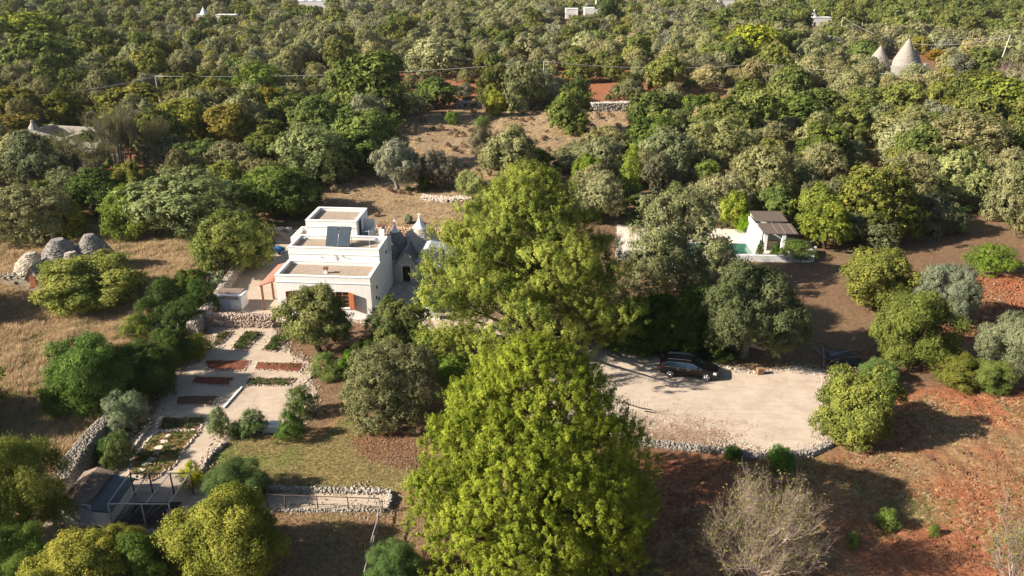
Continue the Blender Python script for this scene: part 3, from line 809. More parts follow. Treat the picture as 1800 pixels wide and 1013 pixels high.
# ================================================================== TRULLI beside the house
CHI = mat('grey_stone_slates', (.24, .225, .205), .95, .35, 5, .7, 14, col2=(.36, .33, .29))
LIME = mat('limed_stone', (.56, .52, .47), .95, .22, 4, .6, 10)
LIMEW = mat('limewash_cap', (.78, .77, .75), .9, .05, 3, .1)
def stone_courses(r0, z0, r1, z1, dz=.14, over=.03, curve=.0):
    n = max(3, int((z1 - z0) / dz)); prof = []
    for i in range(n):
        t0, t1 = i / n, (i + 1) / n
        rr = lambda t: r0 + (r1 - r0) * t + curve * math.sin(math.pi * t)
        prof += [(rr(t0) + over, z0 + (z1 - z0) * t0), (rr(t0) + over * .2, z0 + (z1 - z0) * t1)]
    prof.append((r1, z1)); return prof
def cone(rootobj, x, y, r, z0, z1, m, capz=None, pinn=True, seed=1, cross=True, n=40, curve=.12):
    rnd = random.Random(seed)
    s = MB(); rt = .09 if capz is None else r * (z1 - capz) / (z1 - z0)
    s.lathe(stone_courses(r, z0, rt, z1 if capz is None else capz, curve=curve), n, x, y, jit=.018, rnd=rnd)
    c = s.obj('cone_roof', m, rootobj)
    if capz is not None:
        s = MB(); s.lathe([(rt + .05, capz), (rt * .5, capz + (z1 - capz) * .5), (.1, z1), (.07, z1 + .12)], 20, x, y, True); cc = s.obj('white_cap', LIMEW, c)
    if pinn:
        s = MB()
        if cross:
            s.tube([(x, y, z1 + .1), (x, y, z1 + .28)], .09, 8)
            s.box(x - .05, x + .05, y - .05, y + .05, z1 + .28, z1 + .62); s.box(x - .19, x + .19, y - .045, y + .045, z1 + .4, z1 + .5)
        else:
            s.lathe([(.07, z1 + .1), (.12, z1 + .16), (.05, z1 + .24), (.13, z1 + .34), (.13, z1 + .42), (.0, z1 + .5)], 12, x, y, True)
        s.obj('pinnacle', LIMEW, c)
tr = root('trullo', (-10.9, 76.2, 0), HRZ, 'stone trullo with white-capped cones, crosses and gabled dark doorway right of the white house', 'trullo')
# body with doorway opening (front wall on y=0)
s = MB()
s.box(-2.0, -.42, 0, .5, -.1, 2.35); s.box(.42, 1.7, 0, .5, -.1, 2.35); s.box(-.42, .42, 0, .5, 1.75, 2.35)
s.box(-2.0, 2.6, .5, 6.8, -.1, 2.3)
w_ = s.obj('wall', LIME, tr)
s = MB(); s.box(-.42, .42, .3, .48, 0, 1.75); s.obj('door', mat('old_brown_door', (.06, .03, .02), .7, .3, 5), tr)
s = MB(); s.box(-.55, -.42, -.05, .12, 0, 1.8); s.box(.42, .55, -.05, .12, 0, 1.8)
for k in range(7):
    a0, a1 = math.pi * k / 7, math.pi * (k + 1) / 7
    s.hexa([(.42 * math.cos(a0), -.05, 1.75 + .2 * math.sin(a0)), (.6 * math.cos(a0), -.05, 1.78 + .34 * math.sin(a0)), (.6 * math.cos(a1), -.05, 1.78 + .34 * math.sin(a1)), (.42 * math.cos(a1), -.05, 1.75 + .2 * math.sin(a1))][::-1],
           [(.42 * math.cos(a0), .02, 1.75 + .2 * math.sin(a0)), (.6 * math.cos(a0), .02, 1.78 + .34 * math.sin(a0)), (.6 * math.cos(a1), .02, 1.78 + .34 * math.sin(a1)), (.42 * math.cos(a1), .02, 1.75 + .2 * math.sin(a1))][::-1])
s.obj('door_arch', LIMEW, w_)
# gable over the door
s = MB(); s.add([(-1.1, -.03, 2.0), (1.1, -.03, 2.0), (0, -.03, 3.35), (-1.1, .35, 2.0), (1.1, .35, 2.0), (0, .35, 3.35)], [(0, 1, 2), (5, 4, 3), (1, 4, 5, 2), (3, 0, 2, 5), (0, 3, 4, 1)])
s.obj('gable', LIME, tr)
# two stepped stone slopes of the gable roof, each row of slates a step
s = MB(); n = 13
for sg in (-1, 1):
    for k in range(n):
        t0, t1 = k / n, (k + 1) / n
        xa, xb = sg * 1.28 * (1 - t0), sg * 1.28 * (1 - t1)
        za, zb = 1.93 + 1.55 * t0, 1.93 + 1.55 * t1
        x0_, x1_ = min(xa, xb), max(xa, xb)
        s.box(x0_, x1_, -.1, 3.6, za - .1, zb + .03)
rfo = s.obj('gable_roof', CHI, tr)
cone(tr, .75, 4.3, 2.35, 2.25, 5.55, mat('pale_cone_stone', (.48, .43, .36), .95, .25, 6, .6, 14), 4.6, True, 2)
cone(tr, -1.65, 3.1, 1.6, 2.3, 5.15, CHI, 4.45, True, 3)
cone(tr, -1.75, 1.0, .95, 2.36, 4.3, CHI, 3.75, True, 4, cross=False)
# annex to the right, white, gable sloping down right
an = root('white_annex', (-8.9, 76.6, 0), HRZ, 'low white annex wall with sloping top joined to the right of the trullo', 'outbuilding')
s = MB(); s.add([(-.3, 0, 0), (4.6, 0, 0), (4.6, 0, 1.7), (.2, 0, 3.5), (-.3, 0, 3.5), (-.3, 3.4, 0), (4.6, 3.4, 0), (4.6, 3.4, 1.7), (.2, 3.4, 3.5), (-.3, 3.4, 3.5)],
             [(0, 1, 2, 3, 4), (9, 8, 7, 6, 5), (1, 6, 7, 2), (2, 7, 8, 3), (3, 8, 9, 4), (5, 0, 4, 9)])
s.obj('wall', WHITE, an)
s = MB(); s.box(3.0, 3.7, -.05, -.002, .1, 1.45); s.obj('door', WOODR, an)
# white low wall and kerb in front of the yard
lw = root('white_garden_wall', (*G(752, 562), 0), HRZ, 'low white garden wall between the dark bush and the big pine', 'wall')
s = MB(); s.box(-1.4, 1.1, 0, .25, 0, 1.05); s.obj('wall', WHITE, lw)
s = MB(); s.box(-1.45, 1.15, -.04, .29, 1.051, 1.12); s.obj('coping', WHITE_TRIM, lw)
# small white shed
sh = root('garden_shed', (*G(404, 545), 0), R(-3), 'small white garden shed with brown slab roof above the pink stone wall', 'shed')
s = MB(); s.box(-1.3, 1.2, 0, 1.7, 0, 1.15); s.box(-1.3, 1.2, .3, 1.7, 1.15, 1.35); s.obj('wall', WHITE, sh)
s = MB(); s.hexa([(-1.4, -.1, 1.16), (.95, -.1, 1.16), (.95, 1.8, 1.42), (-1.4, 1.8, 1.42)], [(-1.4, -.1, 1.24), (.95, -.1, 1.24), (.95, 1.8, 1.5), (-1.4, 1.8, 1.5)]); s.obj('roof', mat('brown_slab', (.2, .15, .12), .9, .2, 4, .3), sh)
s = MB(); s.box(1.0, 1.28, -.03, 1.75, 1.16, 1.3); s.obj('coping', WHITE_TRIM, sh)
s = MB(); s.box(-1.0, .2, -.04, -.003, .1, .95); s.obj('door', mat('pale_blue_door', (.5, .56, .62), .6, .1), sh)

# ================================================================== RUINED TRULLI at the left
RUIN = mat('ruin_stone', (.42, .36, .28), .95, .3, 3, .8, 9, col2=(.52, .45, .35))
RUING = mat('ruin_slates', (.22, .205, .185), .95, .35, 4, .8, 10, col2=(.33, .30, .26))
bx, by = G(58, 508)
ru = root('old_trullo', (bx, by, 0), 0, 'weathered grey stone trulli cluster with arched doorway in the dry grass at left', 'trullo')
def loc(px, py, zz=None, ycut=None):
    if ycut is not None: return ((px - 900) / F_PX * ((ycut) * TC + (CAM_H - 1.5) * TS) - bx)
    a, b = G(px, py); return a - bx, b - by
def cone2(x, y, r, z0, z1, seed, broken=False, m=RUING):
    rnd = random.Random(seed); s = MB()
    prof = stone_courses(r, z0, .55 if broken else .35, z1, dz=.16, over=.04, curve=.35)
    if not broken: prof.append((.0, z1 + .08))
    s.lathe(prof, 36, x, y, jit=.06, rnd=rnd)
    return s.obj('cone_roof', m, ru)
cone2(1.6, 4.0, 2.6, 1.2, 4.6, 5, True)
cone2(4.6, 5.4, 2.5, 1.0, 4.7, 6)
cone2(-1.2, 2.9, 2.0, 1.2, 3.3, 7, m=RUIN)
cone2(3.4, 3.0, 1.5, .8, 3.4, 8, m=RUIN)
s = MB(); s.lathe([(2.9, -.2), (2.8, 1.3)], 30, 1.6, 4.0, jit=.02, rnd=random.Random(4)); s.lathe([(2.8, -.2), (2.6, 1.1)], 30, 4.6, 5.4, jit=.02, rnd=random.Random(5)); s.lathe([(2.3, -.2), (2.1, 1.3)], 30, -1.2, 2.9, jit=.02, rnd=random.Random(6)); s.lathe([(1.7, -.2), (1.6, .9)], 24, 3.4, 3.0, jit=.02, rnd=random.Random(6))
s.obj('wall', RUIN, ru)
s = MB(); s.box(-3.4, -.5, .1, 1.6, -.2, 1.25); s.box(-3.4, -2.2, 1.6, 3.5, -.2, 1.1); s.obj('wall', RUIN, ru)
s = MB(); s.box(-2.0, -1.6, .085, .098, .45, .85); s.obj('window', DARK, ru)
# porch with gable facing left-front
s = MB(); s.add([(-.55, 0, 0), (1.0, 0, 0), (1.0, 0, 1.2), (.22, 0, 2.6), (-.55, 0, 1.2), (-.2, 3.0, 0), (3.0, 3.0, 0), (3.0, 3.0, 1.2), (1.4, 3.0, 3.1), (-.2, 3.0, 1.2)],
                [(0, 1, 2, 3, 4), (1, 6, 7, 2), (5, 0, 4, 9)]); s.obj('porch_wall', RUIN, ru)
s = MB(); nn_ = 10
for k in range(nn_):
    t0, t1 = k / nn_, (k + 1) / nn_
    def L_(t, e, up): # right slope from eave to ridge
        f = (1.15 + (.22 - 1.15) * t, -.1, 1.1 + 1.6 * t + up); b = (3.1 + (1.4 - 3.1) * t, 3.2, 1.1 + 2.1 * t + up); return f if e == 0 else b
    s.hexa([L_(t0, 0, -.06), L_(t0, 1, -.06), L_(t1, 1, -.06), L_(t1, 0, -.06)], [L_(t0, 0, .09), L_(t0, 1, .09), L_(t1, 1, .03), L_(t1, 0, .03)])
    def M_(t, e, up):
        f = (-.7 + (.22 + .7) * t, -.1, 1.1 + 1.6 * t + up); b = (-.4 + (1.4 + .4) * t, 3.2, 1.1 + 2.1 * t + up); return f if e == 0 else b
    s.hexa([M_(t0, 1, -.06), M_(t0, 0, -.06), M_(t1, 0, -.06), M_(t1, 1, -.06)], [M_(t0, 1, .09), M_(t0, 0, .09), M_(t1, 0, .03), M_(t1, 1, .03)])
s.obj('porch_roof', RUING, ru)
s = MB(); pts = [(-.12, -.02, 0), (.56, -.02, 0), (.56, -.02, 1.15)] + [(.22 + .34 * math.cos(a), -.02, 1.15 + .5 * math.sin(a)) for a in (.5, 1.0, 1.57, 2.1, 2.6)] + [(-.12, -.02, 1.15)]
s.add(pts + [(p[0], -.08, p[2]) for p in pts], [tuple(range(9, 18))] + [(k, (k + 1) % 9, 9 + (k + 1) % 9, 9 + k) for k in range(9)])
s.obj('door', mat('rusty_door', (.36, .13, .05), .8, .3, 3), ru)
# loose stones over the ruin
rg = np.random.default_rng(11)
P3 = []
for cx0, cy0, r0, z1 in ((1.6, 4.0, 2.6, 4.4), (-1.2, 2.9, 2.0, 3.2), (4.6, 5.4, 2.5, 4.6), (3.4, 3.0, 1.5, 3.3)):
    for _ in range(560):
        a = rg.uniform(0, 6.28); t = rg.uniform(0, 1) ** .7; rr = (r0 + .35 * math.sin(math.pi * t)) * (1 - t) + .5 * t
        P3.append((cx0 + rr * math.cos(a), cy0 + rr * math.sin(a), 1.2 + (z1 - 1.2) * t))
for _ in range(500):
    P3.append((rg.uniform(-4.4, 2), rg.uniform(-.9, 1.6), rg.uniform(0, .25) + (1.25 if rg.random() < .35 else 0)))
P3 = np.array(P3); bad = (P3[:, 2] > 1) & (P3[:, 1] < 0); P3[bad, 2] = .15
bad = (P3[:, 2] > 1) & (P3[:, 1] > .1) & (P3[:, 1] < 1.6) & (P3[:, 0] > -.5) & (P3[:, 2] < 1.6); P3[bad, 2] = .1
tag(obj_of('loose_stones', rocks_mesh('loose_stones', P3, rg.uniform(.07, .19, len(P3)), (.31, .28, .24), rg), ru), kind='stuff')

ru.scale = (.9, .9, .88)
# ================================================================== FAR TRULLI, ruins, white houses
def far_pos(px, py):
    a, b = G(px, py); return a, b, float(terr(a, b))
fx_, fy_, fz_ = far_pos(1608, 136)
ft = root('far_trullo', (fx_, fy_, fz_), 0, 'tall grey stone cone trullo rising above olive trees at upper right', 'trullo')
GC = mat('far_cone_stone', (.30, .27, .235), .95, .2, 3, .5, 6)
def bcone(rt_, x, y, r, z0, z1, seed, m=GC, rt=.22):
    s = MB(); s.lathe(stone_courses(r, z0, rt, z1, dz=.3, over=.07, curve=.12) + [(0, z1 + .15)], 34, x, y, jit=.02, rnd=random.Random(seed)); return s.obj('cone_roof', m, rt_)
bcone(ft, -.9, 7, 4.9, 3.0, 14.2, 1)
s = MB(); s.lathe([(5.3, -.5), (5.1, 3.7)], 30, -1.2, 7, jit=.02, rnd=random.Random(2)); s.box(-1.5, 4.2, -1, 5, -.5, 3.0); s.box(3.4, 4.6, 1, 3, 2.8, 5.2); s.obj('wall', RUING, ft)
bcone(ft, 3.2, 9, 2.6, 3.5, 9.5, 3)
ft.scale = (.8, .8, .66)
fx_, fy_, fz_ = far_pos(1557, 134)
f2 = root('far_trullo', (fx_, fy_, fz_), 0, 'half-hidden stone cone with broken tip left of the tall cone at upper right', 'trullo')
bcone(f2, 0, 8, 4.6, 3.0, 11.5, 4, rt=.25); s = MB(); s.lathe([(5, -.5), (4.8, 3.1)], 26, 0, 8); s.obj('wall', RUING, f2)
f2.scale = (.75, .75, .62)
fx_, fy_, fz_ = far_pos(105, 262)
f3 = root('roofless_ruin', (fx_, fy_, fz_), R(-12), 'pale roofless stone ruin with small pointed tip among trees at upper left', 'ruin')
s = MB()
s.add([(-7, 0, 0), (9, 0, 0), (9, 0, 2.0), (4, 0, 2.2), (-1, 0, 3.4), (-5, 0, 4.6), (-7, 0, 5.0), (-7, .8, 0), (9, .8, 0), (9, .8, 2.0), (4, .8, 2.2), (-1, .8, 3.4), (-5, .8, 4.6), (-7, .8, 5.0)],
      [(0, 1, 2, 3, 4, 5, 6), (13, 12, 11, 10, 9, 8, 7), (2, 9, 10, 3), (3, 10, 11, 4), (4, 11, 12, 5), (5, 12, 13, 6), (1, 8, 9, 2), (7, 0, 6, 13)])
s.box(-7, 9, 7, 7.8, 0, 4.0); s.box(8.2, 9, .8, 7, 0, 3.2); s.box(-7, -6.2, .8, 7, 0, 4.6); s.box(1, 1.8, .8, 7, 0, 3.3)
s.obj('wall', mat('pale_ruin', (.36, .325, .27), .95, .2, 1.5, .6, 6), f3)
s = MB(); s.lathe([(1.2, 4.6), (.3, 6.6), (.25, 7.4), (0, 7.5)], 14, -6.2, 1.5); s.obj('pointed_tip', mat('pale_ruin', (0, 0, 0)), f3)
rg = np.random.default_rng(9)
P3 = np.stack([rg.uniform(-9, 10, 700), rg.uniform(-3, 7, 700), rg.uniform(0, .8, 700)], 1)
f3.scale = (.9, .9, .6)
tag(obj_of('rubble', rocks_mesh('rubble', P3, rg.uniform(.15, .5, 700), (.48, .42, .36), rg), f3), kind='stuff')
def white_house(px, py, w, h, d, label, extra=None, rz=0.0, name='far_house', cat='house'):
    a, b, c = far_pos(px, py)
    r_ = root(name, (a, b, c), rz, label, cat)
    s = MB(); s.box(-w / 2, w / 2, 0, d, -1, h); s.obj('wall', SHADEWALL, r_); r_.scale = (.8, .8, .72)
    s = MB(); s.box(-w / 2 - .15, w / 2 + .15, -.15, d + .15, h + .001, h + .25); s.obj('roof', SHADEWALL, r_)
    s = MB(); s.box(-w * .25, -w * .25 + 1, -.05, -.01, 0, 2.1); s.obj('door', DARK, r_)
    s = MB(); s.box(w * .15, w * .15 + 1, -.05, -.01, 1, 2.1); s.obj('window', DARK, r_)
    if extra: extra(r_)
    return r_
def trcone(x, y, r, z0, z1, m=None):
    def f(r_):
        s = MB(); s.lathe([(r, z0), (r * .5, (z0 + z1) / 2 + .2), (.15, z1), (.2, z1 + .4), (0, z1 + .8)], 16, x, y); s.obj('cone_roof', m or GC, r_)
    return f
FARHOUSES = [(398, 42, 11, 5.2, 6, 'low white house far off among olives at upper left', None),
 (355, 36, 6, 3.6, 5, 'small white building with pointed tip left of the low white house, far upper left', trcone(1, 2, 2.4, 3.6, 8, WHITE)),
 (548, 15, 20, 5.2, 8, 'distant white farmstead with small cones, upper left of centre near the skyline', lambda r_: (trcone(-6, 3, 3, 5.2, 11, WHITE)(r_), trcone(0, 3, 3, 5.2, 10, WHITE)(r_), trcone(6, 3, 2.5, 5.2, 9, WHITE)(r_))),
 (575, 6, 10, 6, 8, 'small white house at the very top edge, left of centre', None),
 (1005, 32, 7, 5.5, 6, 'small white cottage left of the tall far chimney tower', None),
 (1440, 46, 13, 4.8, 6, 'distant white cottage behind power poles at upper right', trcone(-3, 3, 2.5, 4.8, 9, WHITE)),
 (1276, 12, 12, 5, 6, 'tiny white farm building near the skyline right of centre', None),
 (1352, 5, 9, 5, 6, 'tiny pale building at the top edge right of centre', None),
 (20, 6, 14, 6, 7, 'distant white farm building at the top left corner', None)]
for q in FARHOUSES: white_house(*q)
a, b, c = far_pos(1050, 34)
tw = root('chimney_tower', (a, b, c), 0, 'tall pale stone chimney tower rising over far olives at top centre-right', 'tower')
s = MB(); s.hexa([(-1.3, -1.3, -1), (1.7, -1.3, -1), (1.7, 1.7, -1), (-1.3, 1.7, -1)], [(-.7, -.9, 14), (1.3, -.9, 14), (1.3, 1.2, 14), (-.7, 1.2, 14)]); s.obj('tower', SHADEWALL, tw)
s = MB(); s.box(-6, -1.35, -1, 4, -1, 5); s.obj('wall', SHADEWALL, tw)

# ================================================================== POOL HOUSE, pool
px0, py0 = G(1338, 441)
ph = root('pool_house', (px0, py0, 0), R(-2), 'white pool house with two brown reed roofs beside the green pool', 'pool house')
REED = mat('reed_roof', (.115, .085, .07), .95, .25, 2, .4, 30, stretch=(1, 8, 1), col2=(.155, .12, .1))
s = MB(); s.box(-.25, 0, .3, 6.6, 0, 2.55); s.box(0, 3.6, 6.4, 6.6, 0, 2.9); s.box(3.6, 3.85, 3.2, 6.6, 0, 2.7); s.box(0, 3.6, 3.2, 3.4, 0, 2.6)
s.obj('wall', WHITE, ph)
def slab(x0, x1, y0, z0, y1, z1, t, name='roof'):
    s = MB(); s.hexa([(x0, y0, z0), (x1, y0, z0), (x1, y1, z1), (x0, y1, z1)], [(x0, y0, z0 + t), (x1, y0, z0 + t), (x1, y1, z1 + t), (x0, y1, z1 + t)]); return s.obj(name, REED, ph)
slab(-.1, 4.2, 3.25, 2.95, 6.9, 3.1, .1)
slab(.05, 4.6, -.1, 2.45, 3.15, 2.7, .08)
for xx in (1.9, 2.9, 4.1):
    s = MB(); s.hexa([(xx, -.12, 2.54), (xx + .06, -.12, 2.54), (xx + .06, 3.1, 2.79), (xx, 3.1, 2.79)], [(xx, -.12, 2.57), (xx + .06, -.12, 2.57), (xx + .06, 3.1, 2.82), (xx, 3.1, 2.82)]); s.obj('batten', PALEBARK, ph)
for xx in (.2, 2.6):
    s = MB(); s.box(xx, xx + .45, 0, .4, 0, 2.44); s.obj('pillar', WHITE, ph)
s = MB(); s.box(.9, 2.4, 1.2, 1.7, 0, .9); s.obj('counter', mat('sand_counter', (.5, .4, .28), .8), ph)
s = MB(); s.box(-.32, -.26, 1.0, 1.25, 1.9, 2.1); s.obj('wall_lamp', METAL_D, ph)
ph.scale = (.85, .95, .84)
WATER = mat('pool_water', (.03, .115, .095), .06, .15, 1.0, .15, 3, spec=.5)
pa = [G(1180, 429), G(1311, 429), G(1325, 448), G(1180, 448)]
c0 = Vector((sum(p[0] for p in pa) / 4, sum(p[1] for p in pa) / 4))
po = root('swimming_pool', (c0.x, c0.y, 0), 0, 'green-blue swimming pool on the pale terrace left of the pool house', 'pool')
s = MB(); s.add([(p[0] - c0.x, p[1] - c0.y, .045) for p in pa][::-1], [(0, 1, 2, 3)]); s.f[-1] = (3, 2, 1, 0) ; wt = s.obj('water', WATER, po)
s = MB()
for i in range(4):
    a, b = Vector(pa[i]) - c0, Vector(pa[(i + 1) % 4]) - c0
    d = (b - a).normalized(); n_ = Vector((-d.y, d.x))
    ctr = (a + b) / 2
    if n_.dot(ctr) < 0: n_ = -n_
    aa, bb_ = a - d * .0, b + d * .0
    q = [aa, bb_, bb_ + n_ * .3, aa + n_ * .3]
    if (q[1] - q[0]).cross(q[2] - q[1]) < 0: q = q[::-1]
    s.hexa([(*v, .0) for v in q], [(*v, .09) for v in q])
s.obj('rim', mat('pale_rim', (.62, .58, .52), .8, .06), po)
pw = rubble = root('terrace_wall', (*G(1300, 460), 0), 0, 'low bluish-white retaining wall below the pool terrace', 'wall')
def wl(a, b): return [G(*a)[i] - pw.location[i] for i in (0, 1)], [G(*b)[i] - pw.location[i] for i in (0, 1)]
s = MB()
for a, b in (((1085, 456), (1425, 461)), ((1427, 461), (1432, 444))):
    p, q = wl(a, b); p, q = Vector(p), Vector(q); d = (q - p).normalized(); n_ = Vector((-d.y, d.x)) * .14
    s.hexa([(*(p - n_), -.1), (*(q - n_), -.1), (*(q + n_), -.1), (*(p + n_), -.1)], [(*(p - n_), .75), (*(q - n_), .75), (*(q + n_), .75), (*(p + n_), .75)])
s.obj('wall', SHADEWALL, pw)

# ================================================================== COOP and aviary
cx, cy = G(113, 925)
co = root('animal_coop', (cx, cy, 0), 0, 'white coop with brown corrugated gable roof beside the wire aviary', 'coop')
x1 = G(194, 926)[0] - cx
zt = ZZ(889, cy)
xm = x1 * .52
s = MB(); s.box(0, xm, 0, .12, 0, zt - .14); s.box(xm, x1, 0, .12, 0, zt - .52); s.box(0, .12, .12, 3.0, 0, zt - .14); s.box(x1 - .12, x1, .12, 3.0, 0, zt - .56); s.box(0, xm, 3.0, 3.12, 0, zt - .14); s.box(xm, x1, 3.0, 3.12, 0, zt - .56)
s.add([(0, .06, zt - .12), (xm, .06, zt - .12), (xm / 2, .06, zt + .12)], [(0, 1, 2)])
s.obj('wall', WHITE, co)
CORR = mat('rusty_brown_sheet', (.17, .125, .095), .8, .35, 1.6, .3, 20, stretch=(1, .4, 1), col2=(.27, .2, .15))
CORB = mat('blue_grey_sheet', (.13, .15, .15), .6, .25, 1.6, .2, 20)
def corr(x0, z0, x1_, z1_, y0, y1, m, name, nr=22):
    """sheet whose ribs run across the slope"""
    s = MB(); vs = []; nrw = nr
    for i in range(nrw * 2 + 1):
        yy = y0 + (y1 - y0) * i / (nrw * 2); u = .03 * math.cos(i * math.pi)
        vs += [(x0, yy, z0 + u), (x1_, yy, z1_ + u)]
    fs = [(2 * i, 2 * i + 1, 2 * i + 3, 2 * i + 2) for i in range(nrw * 2)]
    s.add(vs, fs); s.add([(v[0], v[1], v[2] - .04) for v in vs], [f[::-1] for f in fs])
    return s.obj(name, m, co)
corr(-.22, zt - .1, xm * .5, zt + .28, -.2, 3.4, CORR, 'roof_sheet')
corr(xm * .5 + .01, zt + .28, xm + .25, zt - .05, -.2, 3.4, CORR, 'roof_sheet')
corr(xm + .1, zt - .2, x1 + .25, zt - .48, -.1, 3.3, CORB, 'roof_sheet')
s = MB(); s.box(1.0, 1.9, -.04, -.003, .1, 1.6); s.obj('door', mat('grey_blue_door', (.42, .47, .55), .7, .1), co)
# aviary frame
WOODG = mat('weathered_timber', (.10, .075, .06), .9, .3, 4)
POLEW = mat('pale_pole', (.5, .46, .42), .8, .1)
fx0, fy0 = G(199, 926); zf = ZZ(886, fy0)
av = root('wire_aviary', (fx0, fy0, 0), 0, 'tall wire-mesh aviary on dark posts joined to the brown-roofed coop', 'aviary')
fw = (297 - 190) / F_PX * (fy0 * TC + (CAM_H - zf) * TS)
zb = zf; db = 3.0
bw = (325 - 222) / F_PX * ((fy0 + db) * TC + (CAM_H - zf) * TS)
F_ = [0, fw * .55, fw]; B_ = [.0, bw * .32, bw * .68, bw * 1.02]
for xx in F_:
    s = MB(); s.tube([(xx, 0, 0), (xx, 0, zf)], .045, 6); s.obj('post', POLEW, av)
for xx in B_:
    s = MB(); s.tube([(xx, db, 0), (xx, db, zb)], .05, 6); s.obj('post', WOODG, av)
s = MB(); s.tube([(0, 0, zf), (fw, 0, zf)], .05, 6); s.obj('rail', POLEW, av)
s = MB(); s.tube([(0, db, zb), (bw * 1.02, db, zb)], .035, 6); s.obj('rail', WOODG, av)
for a, b in ((0, 0), (fw * .3, bw * .32), (fw * .62, bw * .68), (fw, bw * 1.02)):
    s = MB(); s.tube([(a, 0, zf), (b, db, zb)], .035, 6); s.obj('cross_pole', POLEW, av)
s = MB()
def wires(p, q, r_, t, nu, nv):
    p, q, r_, t = map(Vector, (p, q, r_, t))
    for i in range(nu + 1):
        k = i / nu; s.tube([p.lerp(q, k), r_.lerp(t, k)], .0055, 3, False, False)
    for i in range(nv + 1):
        k = i / nv; s.tube([p.lerp(r_, k), q.lerp(t, k)], .0055, 3, False, False)
wires((0, 0, 0), (fw, 0, 0), (0, 0, zf), (fw, 0, zf), 46, 18)
wires((0, db, 0), (bw, db, 0), (0, db, zb), (bw, db, zb), 30, 12)
wires((fw, 0, 0), (bw, db, 0), (fw, 0, zf), (bw, db, zb), 20, 12)
wires((0, 0, zf), (fw, 0, zf), (0, db, zb), (bw, db, zb), 30, 20)
tag(s.obj('wire_mesh', METAL_D, av), kind='stuff')
s = MB(); rr = random.Random(4)
for _ in range(5):
    a = rr.uniform(.3, fw * .5); s.tube([(a, .4, .05), (a + rr.uniform(.5, 1.4), rr.uniform(.8, 2), rr.uniform(.5, 1.3))], .035, 5)
s.obj('perch', PALEBARK, av)
s = MB(); s.box(.3, fw * .9, .3, 2.2, .01, .1); s.obj('floor_litter', mat('dark_litter', (.05, .035, .025), .95, .4, 4, .8), av)

# ================================================================== post-and-wire fence
fence_px = [(471, 893), (503, 895), (559, 897), (613, 899), (668, 901)]
fp = [G(*p) for p in fence_px]
fn = root('wire_fence', (*fp[0], 0), 0, 'thin dark post-and-rail fence along the gravel strip below the lawn', 'fence')
L0 = fp[0]
for p in fp:
    s = MB(); s.tube([(p[0] - L0[0], p[1] - L0[1], 0), (p[0] - L0[0], p[1] - L0[1], 1.05)], .035, 6); s.obj('post', WOODG, fn)
s = MB(); s.tube([(p[0] - L0[0], p[1] - L0[1], 1.05) for p in fp], .03, 5); s.obj('rail', WOODG, fn)
s = MB()
for zz in (.3, .55, .8): s.tube([(p[0] - L0[0], p[1] - L0[1], zz) for p in fp], .006, 4)
s.obj('wire', METAL_D, fn)
fence2 = [(672, 903), (666, 930), (658, 962), (649, 1000), (640, 1042)]
fp = [G(*p) for p in fence2]; L0 = fp[0]
fn = root('rustic_fence', (*L0, 0), 0, 'rustic pale pole fence running down from the lawn corner to the bottom edge', 'fence')
for i, p in enumerate(fp):
    s = MB(); s.tube([(p[0] - L0[0], p[1] - L0[1], 0), (p[0] - L0[0] + .03, p[1] - L0[1], 1.1)], .045, 6); s.obj('post', PALEBARK, fn)
for zz in (1.0, .5):
    rr = random.Random(3); pts = []
    for i in range(len(fp) - 1):
        for k in range(4):
            t = k / 4; pts.append((fp[i][0] * (1 - t) + fp[i + 1][0] * t - L0[0] + rr.uniform(-.05, .05), fp[i][1] * (1 - t) + fp[i + 1][1] * t - L0[1], zz + rr.uniform(-.05, .05)))
    s = MB(); s.tube(pts, .04, 5); s.obj('rail', PALEBARK, fn)

